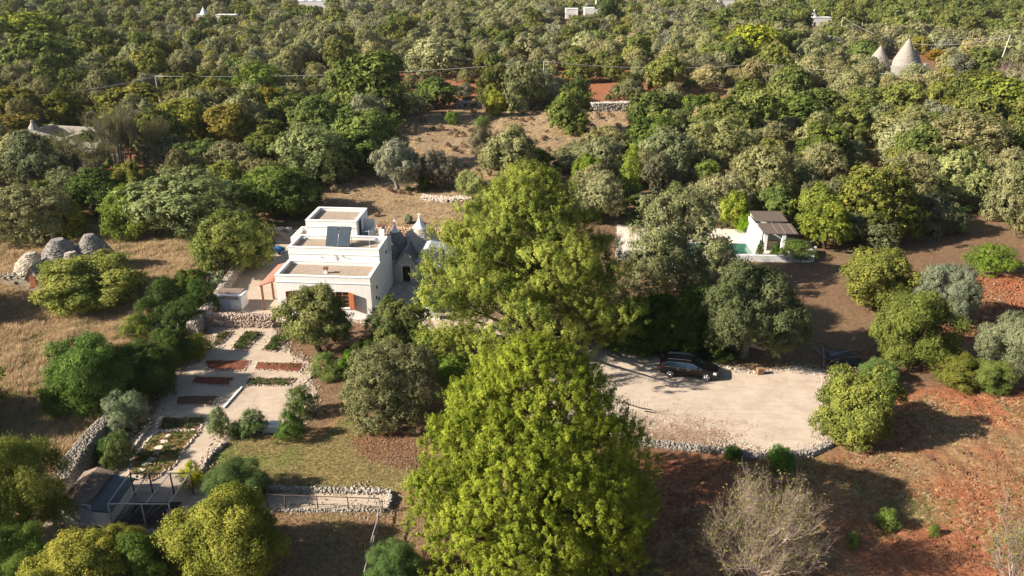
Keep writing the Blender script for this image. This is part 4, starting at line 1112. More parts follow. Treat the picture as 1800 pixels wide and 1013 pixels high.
# ================================================================== CAR
def build_car(loc_, rz):
    r_ = root('parked_car', loc_, rz, 'black estate car parked on the gravel lot in tree shade', 'car')
    PAINT = bpy.data.materials.new('car_paint'); PAINT.use_nodes = True
    b = PAINT.node_tree.nodes['Principled BSDF']
    b.inputs['Base Color'].default_value = (.004, .0035, .004, 1); b.inputs['Roughness'].default_value = .35; b.inputs['Specular IOR Level'].default_value = .3; b.inputs['Coat Weight'].default_value = .35; b.inputs['Coat Roughness'].default_value = .08
    GL = mat('car_glass', (.015, .03, .05), .05, .05, spec=.8)
    CH = mat('chrome', (.75, .75, .76), .2, .05, metal=1.0)
    TY = mat('tyre', (.02, .02, .02), .9, .1)
    # stations along x (rear -2.35 .. front 2.35): half width low, half width belt, half width roof, z sill, z belt, z top
    ST = [(-2.35, .70, .72, .60, .42, .80, .95), (-2.28, .82, .84, .62, .28, .88, 1.12), (-2.1, .88, .88, .64, .22, .95, 1.33), (-1.8, .90, .89, .64, .2, .97, 1.44), (-1.2, .91, .90, .65, .2, .97, 1.48),
          (-.4, .91, .90, .66, .2, .96, 1.50), (.2, .91, .90, .65, .2, .95, 1.47), (.6, .91, .89, .64, .2, .94, 1.33), (1.0, .91, .88, .68, .2, .93, 1.12), (1.25, .91, .87, .72, .2, .92, .98), (1.7, .90, .84, .70, .2, .86, .92), (2.1, .86, .78, .62, .22, .78, .83), (2.3, .74, .68, .5, .3, .68, .73), (2.37, .6, .55, .4, .38, .58, .62)]
    vs = []; nper = 12
    for (x, a, bb, c, zs, zb_, zt_) in ST:
        half = [(a * .92, zs), (a, zs + .12), (a * 1.0, (zs + zb_) / 2 + .05), (bb, zb_), ((bb * .35 + c * .65), zb_ + (zt_ - zb_) * .72), (c * .85, zt_ - (zt_ - zb_) * .06 - .008)]
        vs += [(x, -p, q) for p, q in half] + [(x, p, q + (0)) for p, q in half[::-1]]
    # crown of the roof
    fs = []
    for i in range(len(ST) - 1):
        for k in range(nper):
            k2 = (k + 1) % nper
            fs.append((i * nper + k, (i + 1) * nper + k, (i + 1) * nper + k2, i * nper + k2))
    fs.append(tuple(range(nper))); fs.append(tuple(range((len(ST) - 1) * nper, len(ST) * nper))[::-1])
    s = MB(); s.add(vs, fs, True); body = s.obj('body', PAINT, r_)
    bm = bmesh.new(); bm.from_mesh(body.data); bmesh.ops.recalc_face_normals(bm, faces=bm.faces[:]); bm.to_mesh(body.data); bm.free()
    md = body.modifiers.new('soft', 'SUBSURF'); md.levels = 1; md.render_levels = 2
    # side windows following the cabin slope
    def side(x, f, sg, push=.012):
        for i in range(len(ST) - 1):
            if ST[i][0] <= x <= ST[i + 1][0]:
                t = (x - ST[i][0]) / (ST[i + 1][0] - ST[i][0]); S_ = [ST[i][j] * (1 - t) + ST[i + 1][j] * t for j in range(7)]; break
        bb, c, zb_, zt_ = S_[2], S_[3], S_[5], S_[6]
        p0, p1 = (bb, zb_), (bb * .35 + c * .65, zb_ + (zt_ - zb_) * .72)
        return (x, sg * (p0[0] + (p1[0] - p0[0]) * f + push), p0[1] + (p1[1] - p0[1]) * f)
    for sg in (-1, 1):
        for xa, xb, fa, fb in ((-1.95, -1.2, .55, .98), (-1.14, -.3, .98, .98), (-.24, .62, .98, .9)):
            lo = [side(x, .08, sg) for x in (xa, (xa + xb) / 2, xb)]
            hi = [side(xa, fa, sg), side((xa + xb) / 2, .96, sg), side(xb, fb if xb < .5 else .75, sg)]
            q = lo + hi
            s = MB(); s.add(q, [(0, 1, 4, 3), (1, 2, 5, 4)] if sg < 0 else [(3, 4, 1, 0), (4, 5, 2, 1)]); s.obj('side_window', GL, r_)
        s = MB(); s.add([side(.66, .08, sg), side(.98, .08, sg), side(.70, .6, sg)], [(0, 1, 2) if sg < 0 else (2, 1, 0)]); s.obj('quarter_window', GL, r_)
        pts = [side(x, .02, sg, .02) for x in (-2.0, -1.5, -1, -.4, .2, .7, 1.0)]
        top = [side(x, 1.0 if -1.7 < x < .4 else (.6 if x < 0 else .72), sg, .02) for x in (-2.0, -1.65, -1, -.4, .2, .6)] + [side(1.02, .05, sg, .02)]
        s = MB(); s.tube(pts, .014, 4); s.tube(top, .014, 4); s.tube([pts[0], top[0]], .014, 4); s.obj('chrome_trim', CH, r_)
        s = MB(); s.tube([(-1.7, sg * .56, 1.47), (-1.5, sg * .57, 1.53), (-.2, sg * .58, 1.55), (.1, sg * .57, 1.5)], .016, 5); s.obj('roof_rail', CH, r_)
        s = MB(); s.box(.62, .84, sg * 1.0 - .1, sg * 1.0 + .06, .97, 1.1); mi = s.obj('door_mirror', PAINT, r_)
        s = MB(); s.hexa([(1.98, sg * .62, .62), (2.3, sg * .55, .6), (2.16, sg * .84, .6), (1.9, sg * .87, .62)][::sg], [(1.98, sg * .62, .80), (2.26, sg * .55, .74), (2.12, sg * .80, .75), (1.9, sg * .86, .80)][::sg]); s.obj('headlight', mat('lamp_glass', (.7, .72, .75), .1, .05, spec=.8), r_)
        s = MB(); s.box(-2.34, -2.12, min(sg * .6, sg * .875), max(sg * .6, sg * .875), .78, .92); s.obj('tail_light', mat('red_lamp', (.35, .01, .01), .2, .1), r_)
        for zz_, x0 in ((.86, -.15), (.86, -.95)):
            s = MB(); s.box(x0, x0 + .2, sg * .925 - .015, sg * .925 + .015, .84, .87); s.obj('door_handle', CH, r_)
    for sg in (1,):
        s = MB(); s.add([(1.2, -.70, .995), (1.2, .70, .995), (.5, .56, 1.41), (.5, -.56, 1.41)], [(0, 1, 2, 3)]); s.obj('windscreen', GL, r_)
        s = MB(); s.add([(-2.31, .6, .98), (-2.31, -.6, .98), (-2.12, -.55, 1.33), (-2.12, .55, 1.33)], [(0, 1, 2, 3)]); s.obj('rear_window', GL, r_)
        s = MB(); s.box(2.3, 2.375, -.4, .4, .42, .6); s.obj('grille', METAL_D, r_)
    for x in (-1.42, 1.42):
        for sg in (-1, 1):
            yy = sg * .86
            s = MB(); s.tube([(x, yy - .11, .33), (x, yy + .11, .33)], .335, 24); w = s.obj('wheel', TY, r_)
            s = MB(); yo = yy + sg * .112
            n = 20
            for k in range(5):
                a = k * 2 * math.pi / 5 + .3
                for da in (-.13, .13):
                    s.tube([(x + .05 * math.cos(a), yo, .33 + .05 * math.sin(a)), (x + .23 * math.cos(a + da), yo + sg * .004, .33 + .23 * math.sin(a + da))], .02, 5)
            ring = [(x + .235 * math.cos(t * math.pi / 10), yo, .33 + .235 * math.sin(t * math.pi / 10)) for t in range(21)]
            s.tube(ring, .018, 5, True, False); s.tube([(x, yo - .01, .33), (x, yo + sg * .02, .33)], .05, 8)
            s.obj('rim', CH, w)
            s = MB(); s.tube([(x, yy + sg * .02, .33), (x, yy + sg * .111, .33)], .22, 20); s.obj('wheel_disc', METAL_D, w)
    return r_
ca, cb = G(1178, 664), G(1241, 671)
mid = ((ca[0] + cb[0]) / 2, (ca[1] + cb[1]) / 2)
ang = math.atan2(cb[1] - ca[1], cb[0] - ca[0])
car = build_car((mid[0] - math.sin(ang) * .9, mid[1] + math.cos(ang) * .9, .03), ang)

# ================================================================== small things by the lot
b_ = root('wooden_crate', (*G(1335, 658), .02), .15, 'small brown wooden box at the end of the stone row on the lot edge', 'box')
s = MB()
for k in range(4): s.box(-.25, .25, -.2, .2, k * .14, k * .14 + .125)
s.obj('crate_boards', mat('box_wood', (.25, .15, .09), .9, .2), b_)
s = MB(); s.box(-.21, .21, -.16, .16, .01, .5); s.obj('crate_inner', DARK, b_)
hp = root('scrap_heap', (*G(1482, 640), 0), 0, 'heap of dark branches, boards and tarpaulin in shade at the right end of the lot', 'heap')
rr = random.Random(8)
for k in range(16):
    s = MB(); a = rr.uniform(0, 3.14); cx0, cy0 = rr.uniform(-2, 1.8), rr.uniform(-.6, 1.6); ln = rr.uniform(.6, 1.8); z0 = rr.uniform(.1, .7)
    s.tube([(cx0 - ln * math.cos(a), cy0 - ln * math.sin(a), z0), (cx0, cy0, z0 + rr.uniform(0, .3)), (cx0 + ln * math.cos(a), cy0 + ln * math.sin(a), z0 + rr.uniform(-.1, .3))], [rr.uniform(.04, .07), .06, .03], 6)
    s.obj('branch', BARK if k % 3 else PALEBARK, hp)
s = MB(); s.lathe([(1.5, 0), (1.3, .2), (.8, .42), (.3, .5), (0, .52)], 11, .2, .7, jit=.3, rnd=rr); s.obj('tarpaulin', mat('dark_tarpaulin', (.03, .04, .05), .5, .3), hp)
s = MB(); s.hexa([(-.9, .7, .4), (-.2, .5, .5), (-.1, 1.2, .6), (-.8, 1.4, .5)], [(-.9, .7, .44), (-.2, .5, .54), (-.1, 1.2, .64), (-.8, 1.4, .54)]); s.obj('board', mat('blue_grey_board', (.12, .16, .2), .6), hp)
lg = root('fallen_pole', (*G(1443, 625), 0), 0, 'pale thin pole lying aslant on the dark ground left of the scrap heap', 'pole')
q0, q1 = G(1428, 611), G(1460, 640)
s = MB(); s.tube([(q0[0] - lg.location.x, q0[1] - lg.location.y, .08), (q1[0] - lg.location.x, q1[1] - lg.location.y, .1)], [.09, .06], 7); s.obj('pole', PALEBARK, lg)
# plank lying at the lot's left edge
q0, q1 = G(1100, 728), G(1146, 729)
lg = root('fallen_branch', (q1[0], q1[1], 0), 0, 'bare branch end jutting onto the gravel lot beside the front pine', 'branch')
s = MB(); s.tube([(q0[0] - q1[0], q0[1] - q1[1], .9), (-.8, 0, .55), (0, 0, .4)], [.07, .05, .035], 6)
for k in range(7):
    s.tube([(-1.6 + k * .2, 0, .7), (-1.7 + k * .22, rr.uniform(-.3, .3), 1.0 + rr.uniform(0, .35))], .012, 4)
s.obj('limb', BARK, lg)

# ================================================================== poles and wires
CONC = mat('concrete_pole', (.5, .47, .43), .9, .1, 3)
def pole(px, py, top, label, lean=0.0, r=.13, arms=True):
    a, b = G(px, py); z0 = float(terr(a, b)); h = ZZ(top, b) - z0
    r_ = root('power_pole', (a, b, z0), 0, label, 'power pole')
    s = MB(); s.tube([(0, 0, -.5), (lean, 0, h)], [r, r * .6], 8); s.obj('pole', CONC, r_)
    if arms:
        s = MB(); s.box(lean - .5, lean + .5, -.05, .05, h - .5, h - .4)
        for k in (-.42, 0, .42): s.tube([(lean + k, 0, h - .4), (lean + k, 0, h - .2)], .04, 6)
        s.obj('crossarm', METAL_D, r_)
    return Vector((a + lean, b, z0 + h))
T1 = pole(955, 168, 108, 'grey power pole in front of olive trees at upper centre')
T2 = pole(1334, 150, 112, 'grey power pole among dark trees right of upper centre')
T3 = pole(282, 188, 134, 'power pole hidden in foliage where the wires meet at upper left')
T4 = pole(1747, 140, 62, 'tall pale power pole near the right edge behind the stone cones', 1.6, .17)
T5 = pole(1475, 72, 30, 'far power pole left of the stone cones')
T6 = pole(1512, 66, 40, 'thin far power pole above the stone cones, left one of the nearer pair')
T7 = pole(1568, 62, 38, 'thin far power pole just above the tall stone cone')
T8 = pole(1411, 48, 32, 'short far power pole left of the distant white cottage')
T9 = pole(253, 42, 15, 'far power pole against dark trees at top left')
T10 = pole(1118, 42, 15, 'far power pole right of the stone chimney tower')
T11 = pole(885, 310, 276, 'short grey post behind the top of the big pine', arms=False, r=.1)
def at_depth(px, py, y):
    rx, ry, rz = ray(px, py); t = y / ry; return Vector((rx * t, y, CAM_H + rz * t))
WIRE = mat('power_cable', (.5, .47, .43), .6, .05)
def cable(a, b, sag, label, r=.055):
    o = MB(); n = 24
    pts = [a.lerp(b, i / n) - Vector((0, 0, sag * 4 * (i / n) * (1 - i / n))) for i in range(n + 1)]
    base = pts[0].copy(); o.tube([p - base for p in pts], r, 5)
    ob = o.obj('power_cable', WIRE, None, base); tag(ob, label, 'cable')
cable(at_depth(-60, 172, 150), T3, 1.2, 'overhead cable rising from the left edge to the foliage at upper left')
cable(T3, T1, 1.2, 'long overhead cable sagging from upper left to the centre pole')
cable(T1, T2, 1.3, 'overhead cable between the centre pole and the pole among dark trees')
cable(T2, at_depth(1860, 128, 190), 1.5, 'overhead cable crossing below the stone cones to the right edge')
cable(T5, T4, 5.5, 'slack pair cable dipping behind the tall stone cone to the right pole', .03)
cable(T4, at_depth(1860, 110, 232), 1.0, 'short cable from the tall right pole to the right edge', .028)
cable(T8, T7, 2.0, 'far cable between thin poles at upper right', .02)
cable(T7, T4 + Vector((0, 0, -.5)), 2.5, 'far cable from the thin pole over the cone to the tall right pole', .02)
# ================================================================== VEGETATION
def unit(v): return v / np.maximum(np.linalg.norm(v, axis=-1, keepdims=True), 1e-9)

def tri_of(mb):
    """an MB as vertex and triangle arrays"""
    fs = []
    for f in mb.f:
        for k in range(1, len(f) - 1): fs.append((f[0], f[k], f[k + 1]))
    return np.array(mb.v, float), np.array(fs)

def leaves_on(pos, nrm, l, w, rg):
    n = len(pos)
    r = unit(rg.normal(size=(n, 3)))
    u = unit(np.cross(nrm, r)); v = np.cross(nrm, u)
    L_ = (l * rg.uniform(.7, 1.3, n))[:, None]; W_ = (w * rg.uniform(.7, 1.3, n))[:, None]
    a = pos - u * L_ * .5 - v * W_ * .5; b = pos - u * L_ * .5 + v * W_ * .5; c = pos + u * L_ * .5
    return np.stack([a, b, c], 1)

def lobes_round(w, h, z0, n, lr, rg, flat=1.0, skirt=False):
    d = unit(rg.normal(size=(n, 3))); lo = d[:, 2] < -.72; d[lo, 2] *= -1
    k = rg.uniform(.42, .92, n)[:, None]
    R_ = np.array([w / 2, w / 2, (h - z0) / 2])
    c = d * R_ * k; c[:, 2] += z0 + (h - z0) / 2
    c[:, 2] = np.where(c[:, 2] < z0 + (h - z0) * .45, z0 + (h - z0) * .45 - (z0 + (h - z0) * .45 - c[:, 2]) * .9, c[:, 2])
    r = rg.uniform(.62, 1.22, n) * lr * min(w / 2, (h - z0) / 1.6) * (1.15 - .35 * (k[:, 0] - .42) / .42)
    if skirt:
        m = n // 3; a = rg.uniform(0, 6.283, m); k2 = rg.uniform(.35, .8, m) * w / 2
        c = np.concatenate([c, np.stack([k2 * np.cos(a), k2 * np.sin(a), rg.uniform(.12, .3, m) * h], 1)]); r = np.concatenate([r, rg.uniform(.7, 1.1, m) * lr * w / 2])
    return c, r
def lobes_branches(w, h, z0, nb, rg, prof, steps=(.35, .58, .78, .93), rad=.155, lift=.28, z_pow=.85, vary=(.82, 1.06)):
    """foliage carried in plumes along branches that rise outwards from the trunk"""
    C_, R2 = [], []
    for i in range(nb):
        t = ((i + rg.uniform(0, 1)) / nb) ** z_pow; a = i * 2.39996 + rg.uniform(-.35, .35)
        rr = float(np.interp(t, *prof)) * w / 2 * rg.uniform(*vary)
        ze = z0 + (h - z0) * t
        for s in steps:
            if rr * s < .12 * w and t < .8 and s < .5: continue
            zz = ze - lift * rr * (1 - s) * 1.2
            C_.append((rr * s * math.cos(a + .12 * s), rr * s * math.sin(a + .12 * s), max(zz, z0 * .6)))
            R2.append(w / 2 * rad * (1.55 - .75 * s) * (.6 + .5 * rr / (w / 2)) * rg.uniform(.8, 1.25))
    C_.append((0, 0, h - .06 * h)); R2.append(w * .05)
    return np.array(C_), np.array(R2)
def lobes_profile(w, h, z0, n, lr, rg, prof, rmax=.75):
    t = rg.uniform(0, 1, n) ** .9; a = rg.uniform(0, 6.283, n)
    rr = np.interp(t, *prof) * w / 2
    k = np.sqrt(rg.uniform(.25, 1, n)) * rmax
    c = np.stack([rr * k * np.cos(a), rr * k * np.sin(a), z0 + (h - z0) * t * .95], 1)
    r = lr * w / 2 * (.55 + .6 * rr / (w / 2)) * rg.uniform(.75, 1.2, n)
    return c, r

def foliage(lc, lr, nleaf, l, w, c1, c2, rg, tuft=18, tr=.28, outw=1.1, flat=1.0, zmin=.15, upb=.0, under=-.5, deepk=.1, ball=.65, glob=.45, brush=0.0):
    nt = max(8, nleaf // tuft)
    p = lr ** 2; p = p / p.sum()
    cand = nt * 4
    li = rg.choice(len(lc), cand, p=p)
    d = unit(rg.normal(size=(cand, 3))); d[:, 2] = np.where((d[:, 2] < under) & (rg.random(cand) < .8), -d[:, 2], d[:, 2])
    q = lc[li] + d * (lr[li] * (rg.uniform(.74, 1.06, cand) + .34 * rg.random(cand) ** 7))[:, None] * np.array([1, 1, flat])
    # keep the outer ones
    keep = np.ones(cand, bool)
    D = np.linalg.norm((q[:, None, :] - lc[None]) / np.array([1, 1, flat]), axis=2) / lr[None]
    D[np.arange(cand), li] = 9
    deep = D.min(1) < .72
    keep &= ~deep | (rg.random(cand) < deepk)
    keep &= q[:, 2] > zmin
    q, d, li = q[keep][:nt], d[keep][:nt], li[keep][:nt]
    nt = len(q)
    tone = np.clip(rg.normal(.5, .28, nt) + rg.normal(0, .18, len(lc))[li], 0, 1)
    tc_ = np.asarray(c1)[None] * (1 - tone[:, None]) + np.asarray(c2)[None] * tone[:, None]
    cc = lc.mean(0) - np.array([0, 0, (lc[:, 2].max() - lc[:, 2].min()) * .15]); gn = unit(q - cc)
    off = rg.normal(size=(nt * tuft, 3))
    off *= (np.minimum(np.linalg.norm(off, axis=1), 1.7) / np.maximum(np.linalg.norm(off, axis=1), 1e-6))[:, None]
    if brush:
        ax = np.repeat(unit(d * .75 + np.array([0, 0, .75]) + rg.normal(size=(nt, 3)) * .22), tuft, 0)
        al = (off * ax).sum(1, keepdims=True)
        off = (off - ax * al) * .62 + ax * al * brush
    pos = np.repeat(q, tuft, 0) + off * tr * .5 * np.repeat(rg.uniform(.7, 1.25, nt), tuft)[:, None]
    dn = np.repeat(d * outw * .7 + gn * glob, tuft, 0) + unit(off) * ball + rg.normal(size=(nt * tuft, 3)) * .42 + np.array([0, 0, upb])
    tri = leaves_on(pos, unit(dn), l, w, rg)
    tint = np.repeat(tc_, tuft, 0) * rg.uniform(.72, 1.22, (nt * tuft, 1))
    return tri.reshape(-1, 3), tint

def trunk_mb(h_fork, r, lc, lrs, rg, nl=7, z0=0, bend=.25):
    mb = MB()
    f = Vector((rg.uniform(-bend, bend), rg.uniform(-bend, bend), h_fork))
    mb.tube([(0, 0, -.4), (0, 0, .05), (f.x * .4, f.y * .4, h_fork * .5), tuple(f)], [r * 1.5, r * 1.3, r, r * .85], 8, True, False)
    idx = rg.permutation(len(lc))[:nl]
    for i in idx:
        e = Vector(lc[i]); m_ = f.lerp(e, .5); m_ += Vector((e.x - f.x, e.y - f.y, 0)) * .12 - Vector((0, 0, .1 * (e - f).length))
        mb.tube([tuple(f), tuple(m_), tuple(e), tuple(e + (e - m_) * .5)], [r * .6, r * .42, r * .22, r * .06], 5, True, False)
    return mb
BARKC = (.12, .095, .07); BARKP = (.22, .19, .16)

def tree_meshes(name, lobes, h_fork, r, leafargs, rg, merged, bark=BARKC, nl=7):
    lc, lr = lobes
    v, t = foliage(lc, lr, rg=rg, **leafargs)
    tv, tf = tri_of(trunk_mb(h_fork, r, lc, lr, rg, nl))
    tt = np.asarray(bark)[None] * rg.uniform(.7, 1.25, (len(tf), 1))
    if merged:
        V = np.concatenate([v, tv]); Fa = np.concatenate([np.arange(len(v)).reshape(-1, 3), tf + len(v)])
        return np_mesh(name, V, 3, Fa.ravel(), LEAF, np.concatenate([t, tt]))
    return (np_mesh(name + '_crown', v, 3, np.arange(len(v)), LEAF, t), np_mesh(name + '_trunk', tv, 3, tf.ravel(), STONE, tt))

KIND = {
 'olive': dict(w=7.0, h=5.2, z0=.35, n=24, lr=.44, c1=(.17, .178, .078), c2=(.36, .345, .17), fork=1.0, r=.3, asp=.5, ls=1.0, outw=1.3),
 'pale': dict(w=7.0, h=5.0, z0=.3, n=30, lr=.36, c1=(.18, .19, .115), c2=(.31, .315, .205), fork=.9, r=.28, asp=.45, ls=.9, outw=1.1),
 'oak': dict(w=7.0, h=6.4, z0=.1, n=42, lr=.31, c1=(.075, .105, .03), c2=(.235, .255, .068), fork=1.2, r=.26, asp=.75, ls=.95, outw=1.2),
 'yellow': dict(w=6.5, h=5.4, z0=.0, n=44, lr=.25, c1=(.15, .17, .04), c2=(.34, .315, .075), fork=.7, r=.16, asp=.7, ls=1.0, outw=.9),
 'feather': dict(w=5.0, h=4.2, z0=.0, n=40, lr=.27, c1=(.115, .15, .042), c2=(.24, .275, .085), fork=.4, r=.12, asp=.3, ls=.75, outw=.8),
 'bush': dict(w=2.4, h=1.9, z0=.0, n=16, lr=.42, c1=(.09, .13, .038), c2=(.19, .23, .08), fork=.3, r=.06, asp=.5, ls=.5, outw=1.1),
 'conic': dict(w=3.6, h=6.5, z0=.3, n=40, lr=.34, c1=(.17, .22, .03), c2=(.29, .35, .06), fork=1.5, r=.14, asp=.4, ls=.75, outw=1.0),
}
LOD = {'close': (88000, .115, 1), 'near': (44000, .165, 1), 'mid': (15000, .27, 1), 'far': (7000, .40, 1), 'vfar': (2600, .62, 1)}
NVAR = {'close': 2, 'near': 3, 'mid': 3, 'far': 4, 'vfar': 4}
PROTO = {}
def proto(kind, lod):
    key = (kind, lod)
    if key in PROTO: return PROTO[key]
    K = KIND[kind]; n, ls, _ = LOD[lod]
    out = []
    sz = K['w'] / 7.0
    for s in range(NVAR[lod]):
        rg = np.random.default_rng(abs(hash(kind + lod)) % 1 + sum(map(ord, kind + lod)) * 17 + s)
        if kind == 'conic': lob = lobes_profile(K['w'], K['h'], K['z0'], K['n'], K['lr'], rg, ([0, .15, .4, .8, 1], [.6, 1, .95, .55, .15]))
        elif kind in ('feather', 'bush', 'yellow'): lob = lobes_round(K['w'], K['h'], K['z0'], K['n'], K['lr'], rg, skirt=True)
        else: lob = lobes_round(K['w'], K['h'], K['z0'], K['n'], K['lr'], rg, skirt=s != 1)
        nn_ = int(n * (1.0 if kind != 'bush' else .28) * (.6 if kind == 'conic' else 1))
        l = ls * K['ls'] * (1.35 if kind == 'feather' else 1)
        tr = {'close': .26, 'near': .27, 'mid': .32, 'far': .4, 'vfar': .5}[lod] * (K['w'] / 7) ** .5
        if kind in ('feather', 'yellow'): tr *= 1.3
        tuft = {'close': 26, 'near': 22, 'mid': 14, 'far': 10, 'vfar': 6}[lod]
        la = dict(nleaf=nn_, l=l, w=l * K['asp'], c1=K['c1'], c2=K['c2'], tuft=tuft, tr=tr, outw=K['outw'], zmin=.12)
        out.append(tree_meshes(kind + '_' + lod, lob, K['fork'], K['r'], la, rg, lod not in ('near', 'close'), BARKP if kind in ('olive', 'pale', 'yellow') else BARKC))
    PROTO[key] = out
    return out

NAMES = {'olive': 'olive_tree', 'pale': 'olive_tree', 'oak': 'oak_tree', 'yellow': 'fig_tree', 'feather': 'shrub', 'bush': 'shrub', 'conic': 'cypress_tree'}
CATS = {'olive': 'olive tree', 'pale': 'olive tree', 'oak': 'oak tree', 'yellow': 'fig tree', 'feather': 'shrub', 'bush': 'bush', 'conic': 'conifer'}
COUNT = {}
FOOT = []            # footprints (x, y, r) of everything planted by hand
prnd = random.Random(21)
def plant(kind, x, y, h, w, label, tint=(1, 1, 1), group=None, lod=None, name=None, cat=None):
    d = math.hypot(x, y)
    K = KIND[kind]
    if lod is None: lod = 'close' if d < 52 and kind in ('yellow', 'feather', 'oak') else 'near' if d < 92 or kind == 'bush' and d < 110 else ('mid' if d < 150 else 'far')
    pr = proto(kind, lod); m = pr[prnd.randrange(len(pr))]
    z = float(ground_z(np.array([x]), np.array([y]))[0]) - .05
    sx = w / K['w'] * prnd.uniform(.97, 1.05); sy = w / K['w'] * prnd.uniform(.95, 1.05); sz = h / K['h']
    rz = prnd.uniform(0, 6.283)
    nm = name or NAMES[kind]; ct = cat or CATS[kind]
    if isinstance(m, tuple):
        r_ = root(nm, (x, y, z), rz, label, ct, group)
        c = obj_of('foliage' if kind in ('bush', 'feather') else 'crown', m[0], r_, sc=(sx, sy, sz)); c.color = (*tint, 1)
        obj_of('stem' if kind in ('bush', 'feather') else 'trunk', m[1], r_, sc=(sx, sy, sz))
    else:
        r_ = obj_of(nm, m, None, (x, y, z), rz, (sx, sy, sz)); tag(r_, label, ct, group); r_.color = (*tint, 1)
    COUNT[nm] = COUNT.get(nm, 0) + 1
    FOOT.append((x, y, w / 2))
    return r_
def T(kind, cx, top, bottom, width, label, tint=(1, 1, 1), name=None, cat=None):
    x1, y1 = G(cx, bottom)
    zc = y1 * TC + CAM_H * TS
    w = width / F_PX * zc
    yc = y1 + .40 * w
    w = width / F_PX * (yc * TC + (CAM_H - 2) * TS)
    g = float(terr(x1, yc))
    h = max(ZZ(top, yc + .12 * w) - g, w * .3)
    x = (cx - 900) / F_PX * (yc * TC + (CAM_H - g - h * .5) * TS)
    return plant(kind, x, yc, h, w * 1.02, label, tint, name=name, cat=cat)

# ------------------------------------------------------------------ the two big pines
def pine(name, x, y, w, h, z0, prof, nb, nleaf, l, wd, tr, seed, label, flat=.8, c1=(.085, .12, .014), c2=(.225, .25, .035), trunk=.5, cut=None, rad=.155, lift=.28, outw=1.15, tuft=26, vary=(.82, 1.06)):
    rg = np.random.default_rng(seed)
    lc, lrr = lobes_branches(w, h, z0, nb, rg, prof, rad=rad, lift=lift, vary=vary)
    if cut is not None:
        k = cut(lc); lc, lrr = lc[k], lrr[k]
    v, t = foliage(lc, lrr, nleaf, l, wd, c1, c2, rg, tuft=tuft, tr=tr, outw=outw, flat=flat, zmin=.4, upb=.2, under=-.15, deepk=.03, brush=1.75, glob=.6)
    r_ = root(name, (x, y, 0), 0, label, 'pine tree')
    obj_of('crown', np_mesh('pine_crown', v, 3, np.arange(len(v)), LEAF, t), r_)
    mb = MB()
    mb.tube([(0, 0, -.3), (0, 0, .2), (.1, 0, h * .3), (.05, .1, h * .6), (0, 0, h * .9)], [trunk * 1.5, trunk * 1.15, trunk * .85, trunk * .5, .08], 12, True, False)
    for i in rg.permutation(len(lc))[:110]:
        e = Vector(lc[i]); zz = max(1.4, e.z - (e.x ** 2 + e.y ** 2) ** .5 * .45); s = Vector((.08, 0, zz))
        if zz > h * .85: continue
        m_ = s.lerp(e, .5) - Vector((0, 0, .3)); rb = trunk * .26 * (1 - zz / h) + .04
        mb.tube([tuple(s), tuple(m_), tuple(e)], [rb, rb * .7, rb * .25], 6, True, False)
    mb.obj('trunk', BARK, r_)
    FOOT.append((x, y, w / 2 * .8))
    COUNT['pine_tree'] = COUNT.get('pine_tree', 0) + 1
    return r_
bxp, byp = G(932, 612)
pine('pine_tree', bxp - .2, byp, 19.0, 15.6, 2.2, ([0, .12, .3, .5, .75, .92, 1], [.86, 1, 1, .84, .58, .3, .08]), 115, 330000, .19, .068, .34, 31,
     'huge spreading pine in the middle, behind the front pine and beside the trulli', flat=.78, c1=(.10, .14, .026), c2=(.32, .345, .065), trunk=.62, rad=.14, lift=.36, tuft=42, vary=(.68, 1.13),
     cut=lambda c: ~((c[:, 2] < 4.4) & (np.hypot(c[:, 0], c[:, 1]) < 4.6)) & ~((c[:, 2] < 5.0) & (c[:, 1] < -2) & (abs(c[:, 0] - .3) < 3.2)))
pine('pine_tree', 1.2, 36.6, 13.6, 12.9, .2, ([0, .12, .3, .5, .7, .86, 1], [.84, .98, 1, .94, .75, .48, .12]), 250, 470000, .14, .05, .23, 33,
     'dense bright green egg-shaped pine in the front centre, cut by the bottom edge', flat=.9, c1=(.115, .18, .02), c2=(.36, .45, .055), trunk=.4, rad=.145, lift=.25, tuft=42, vary=(.88, 1.04))

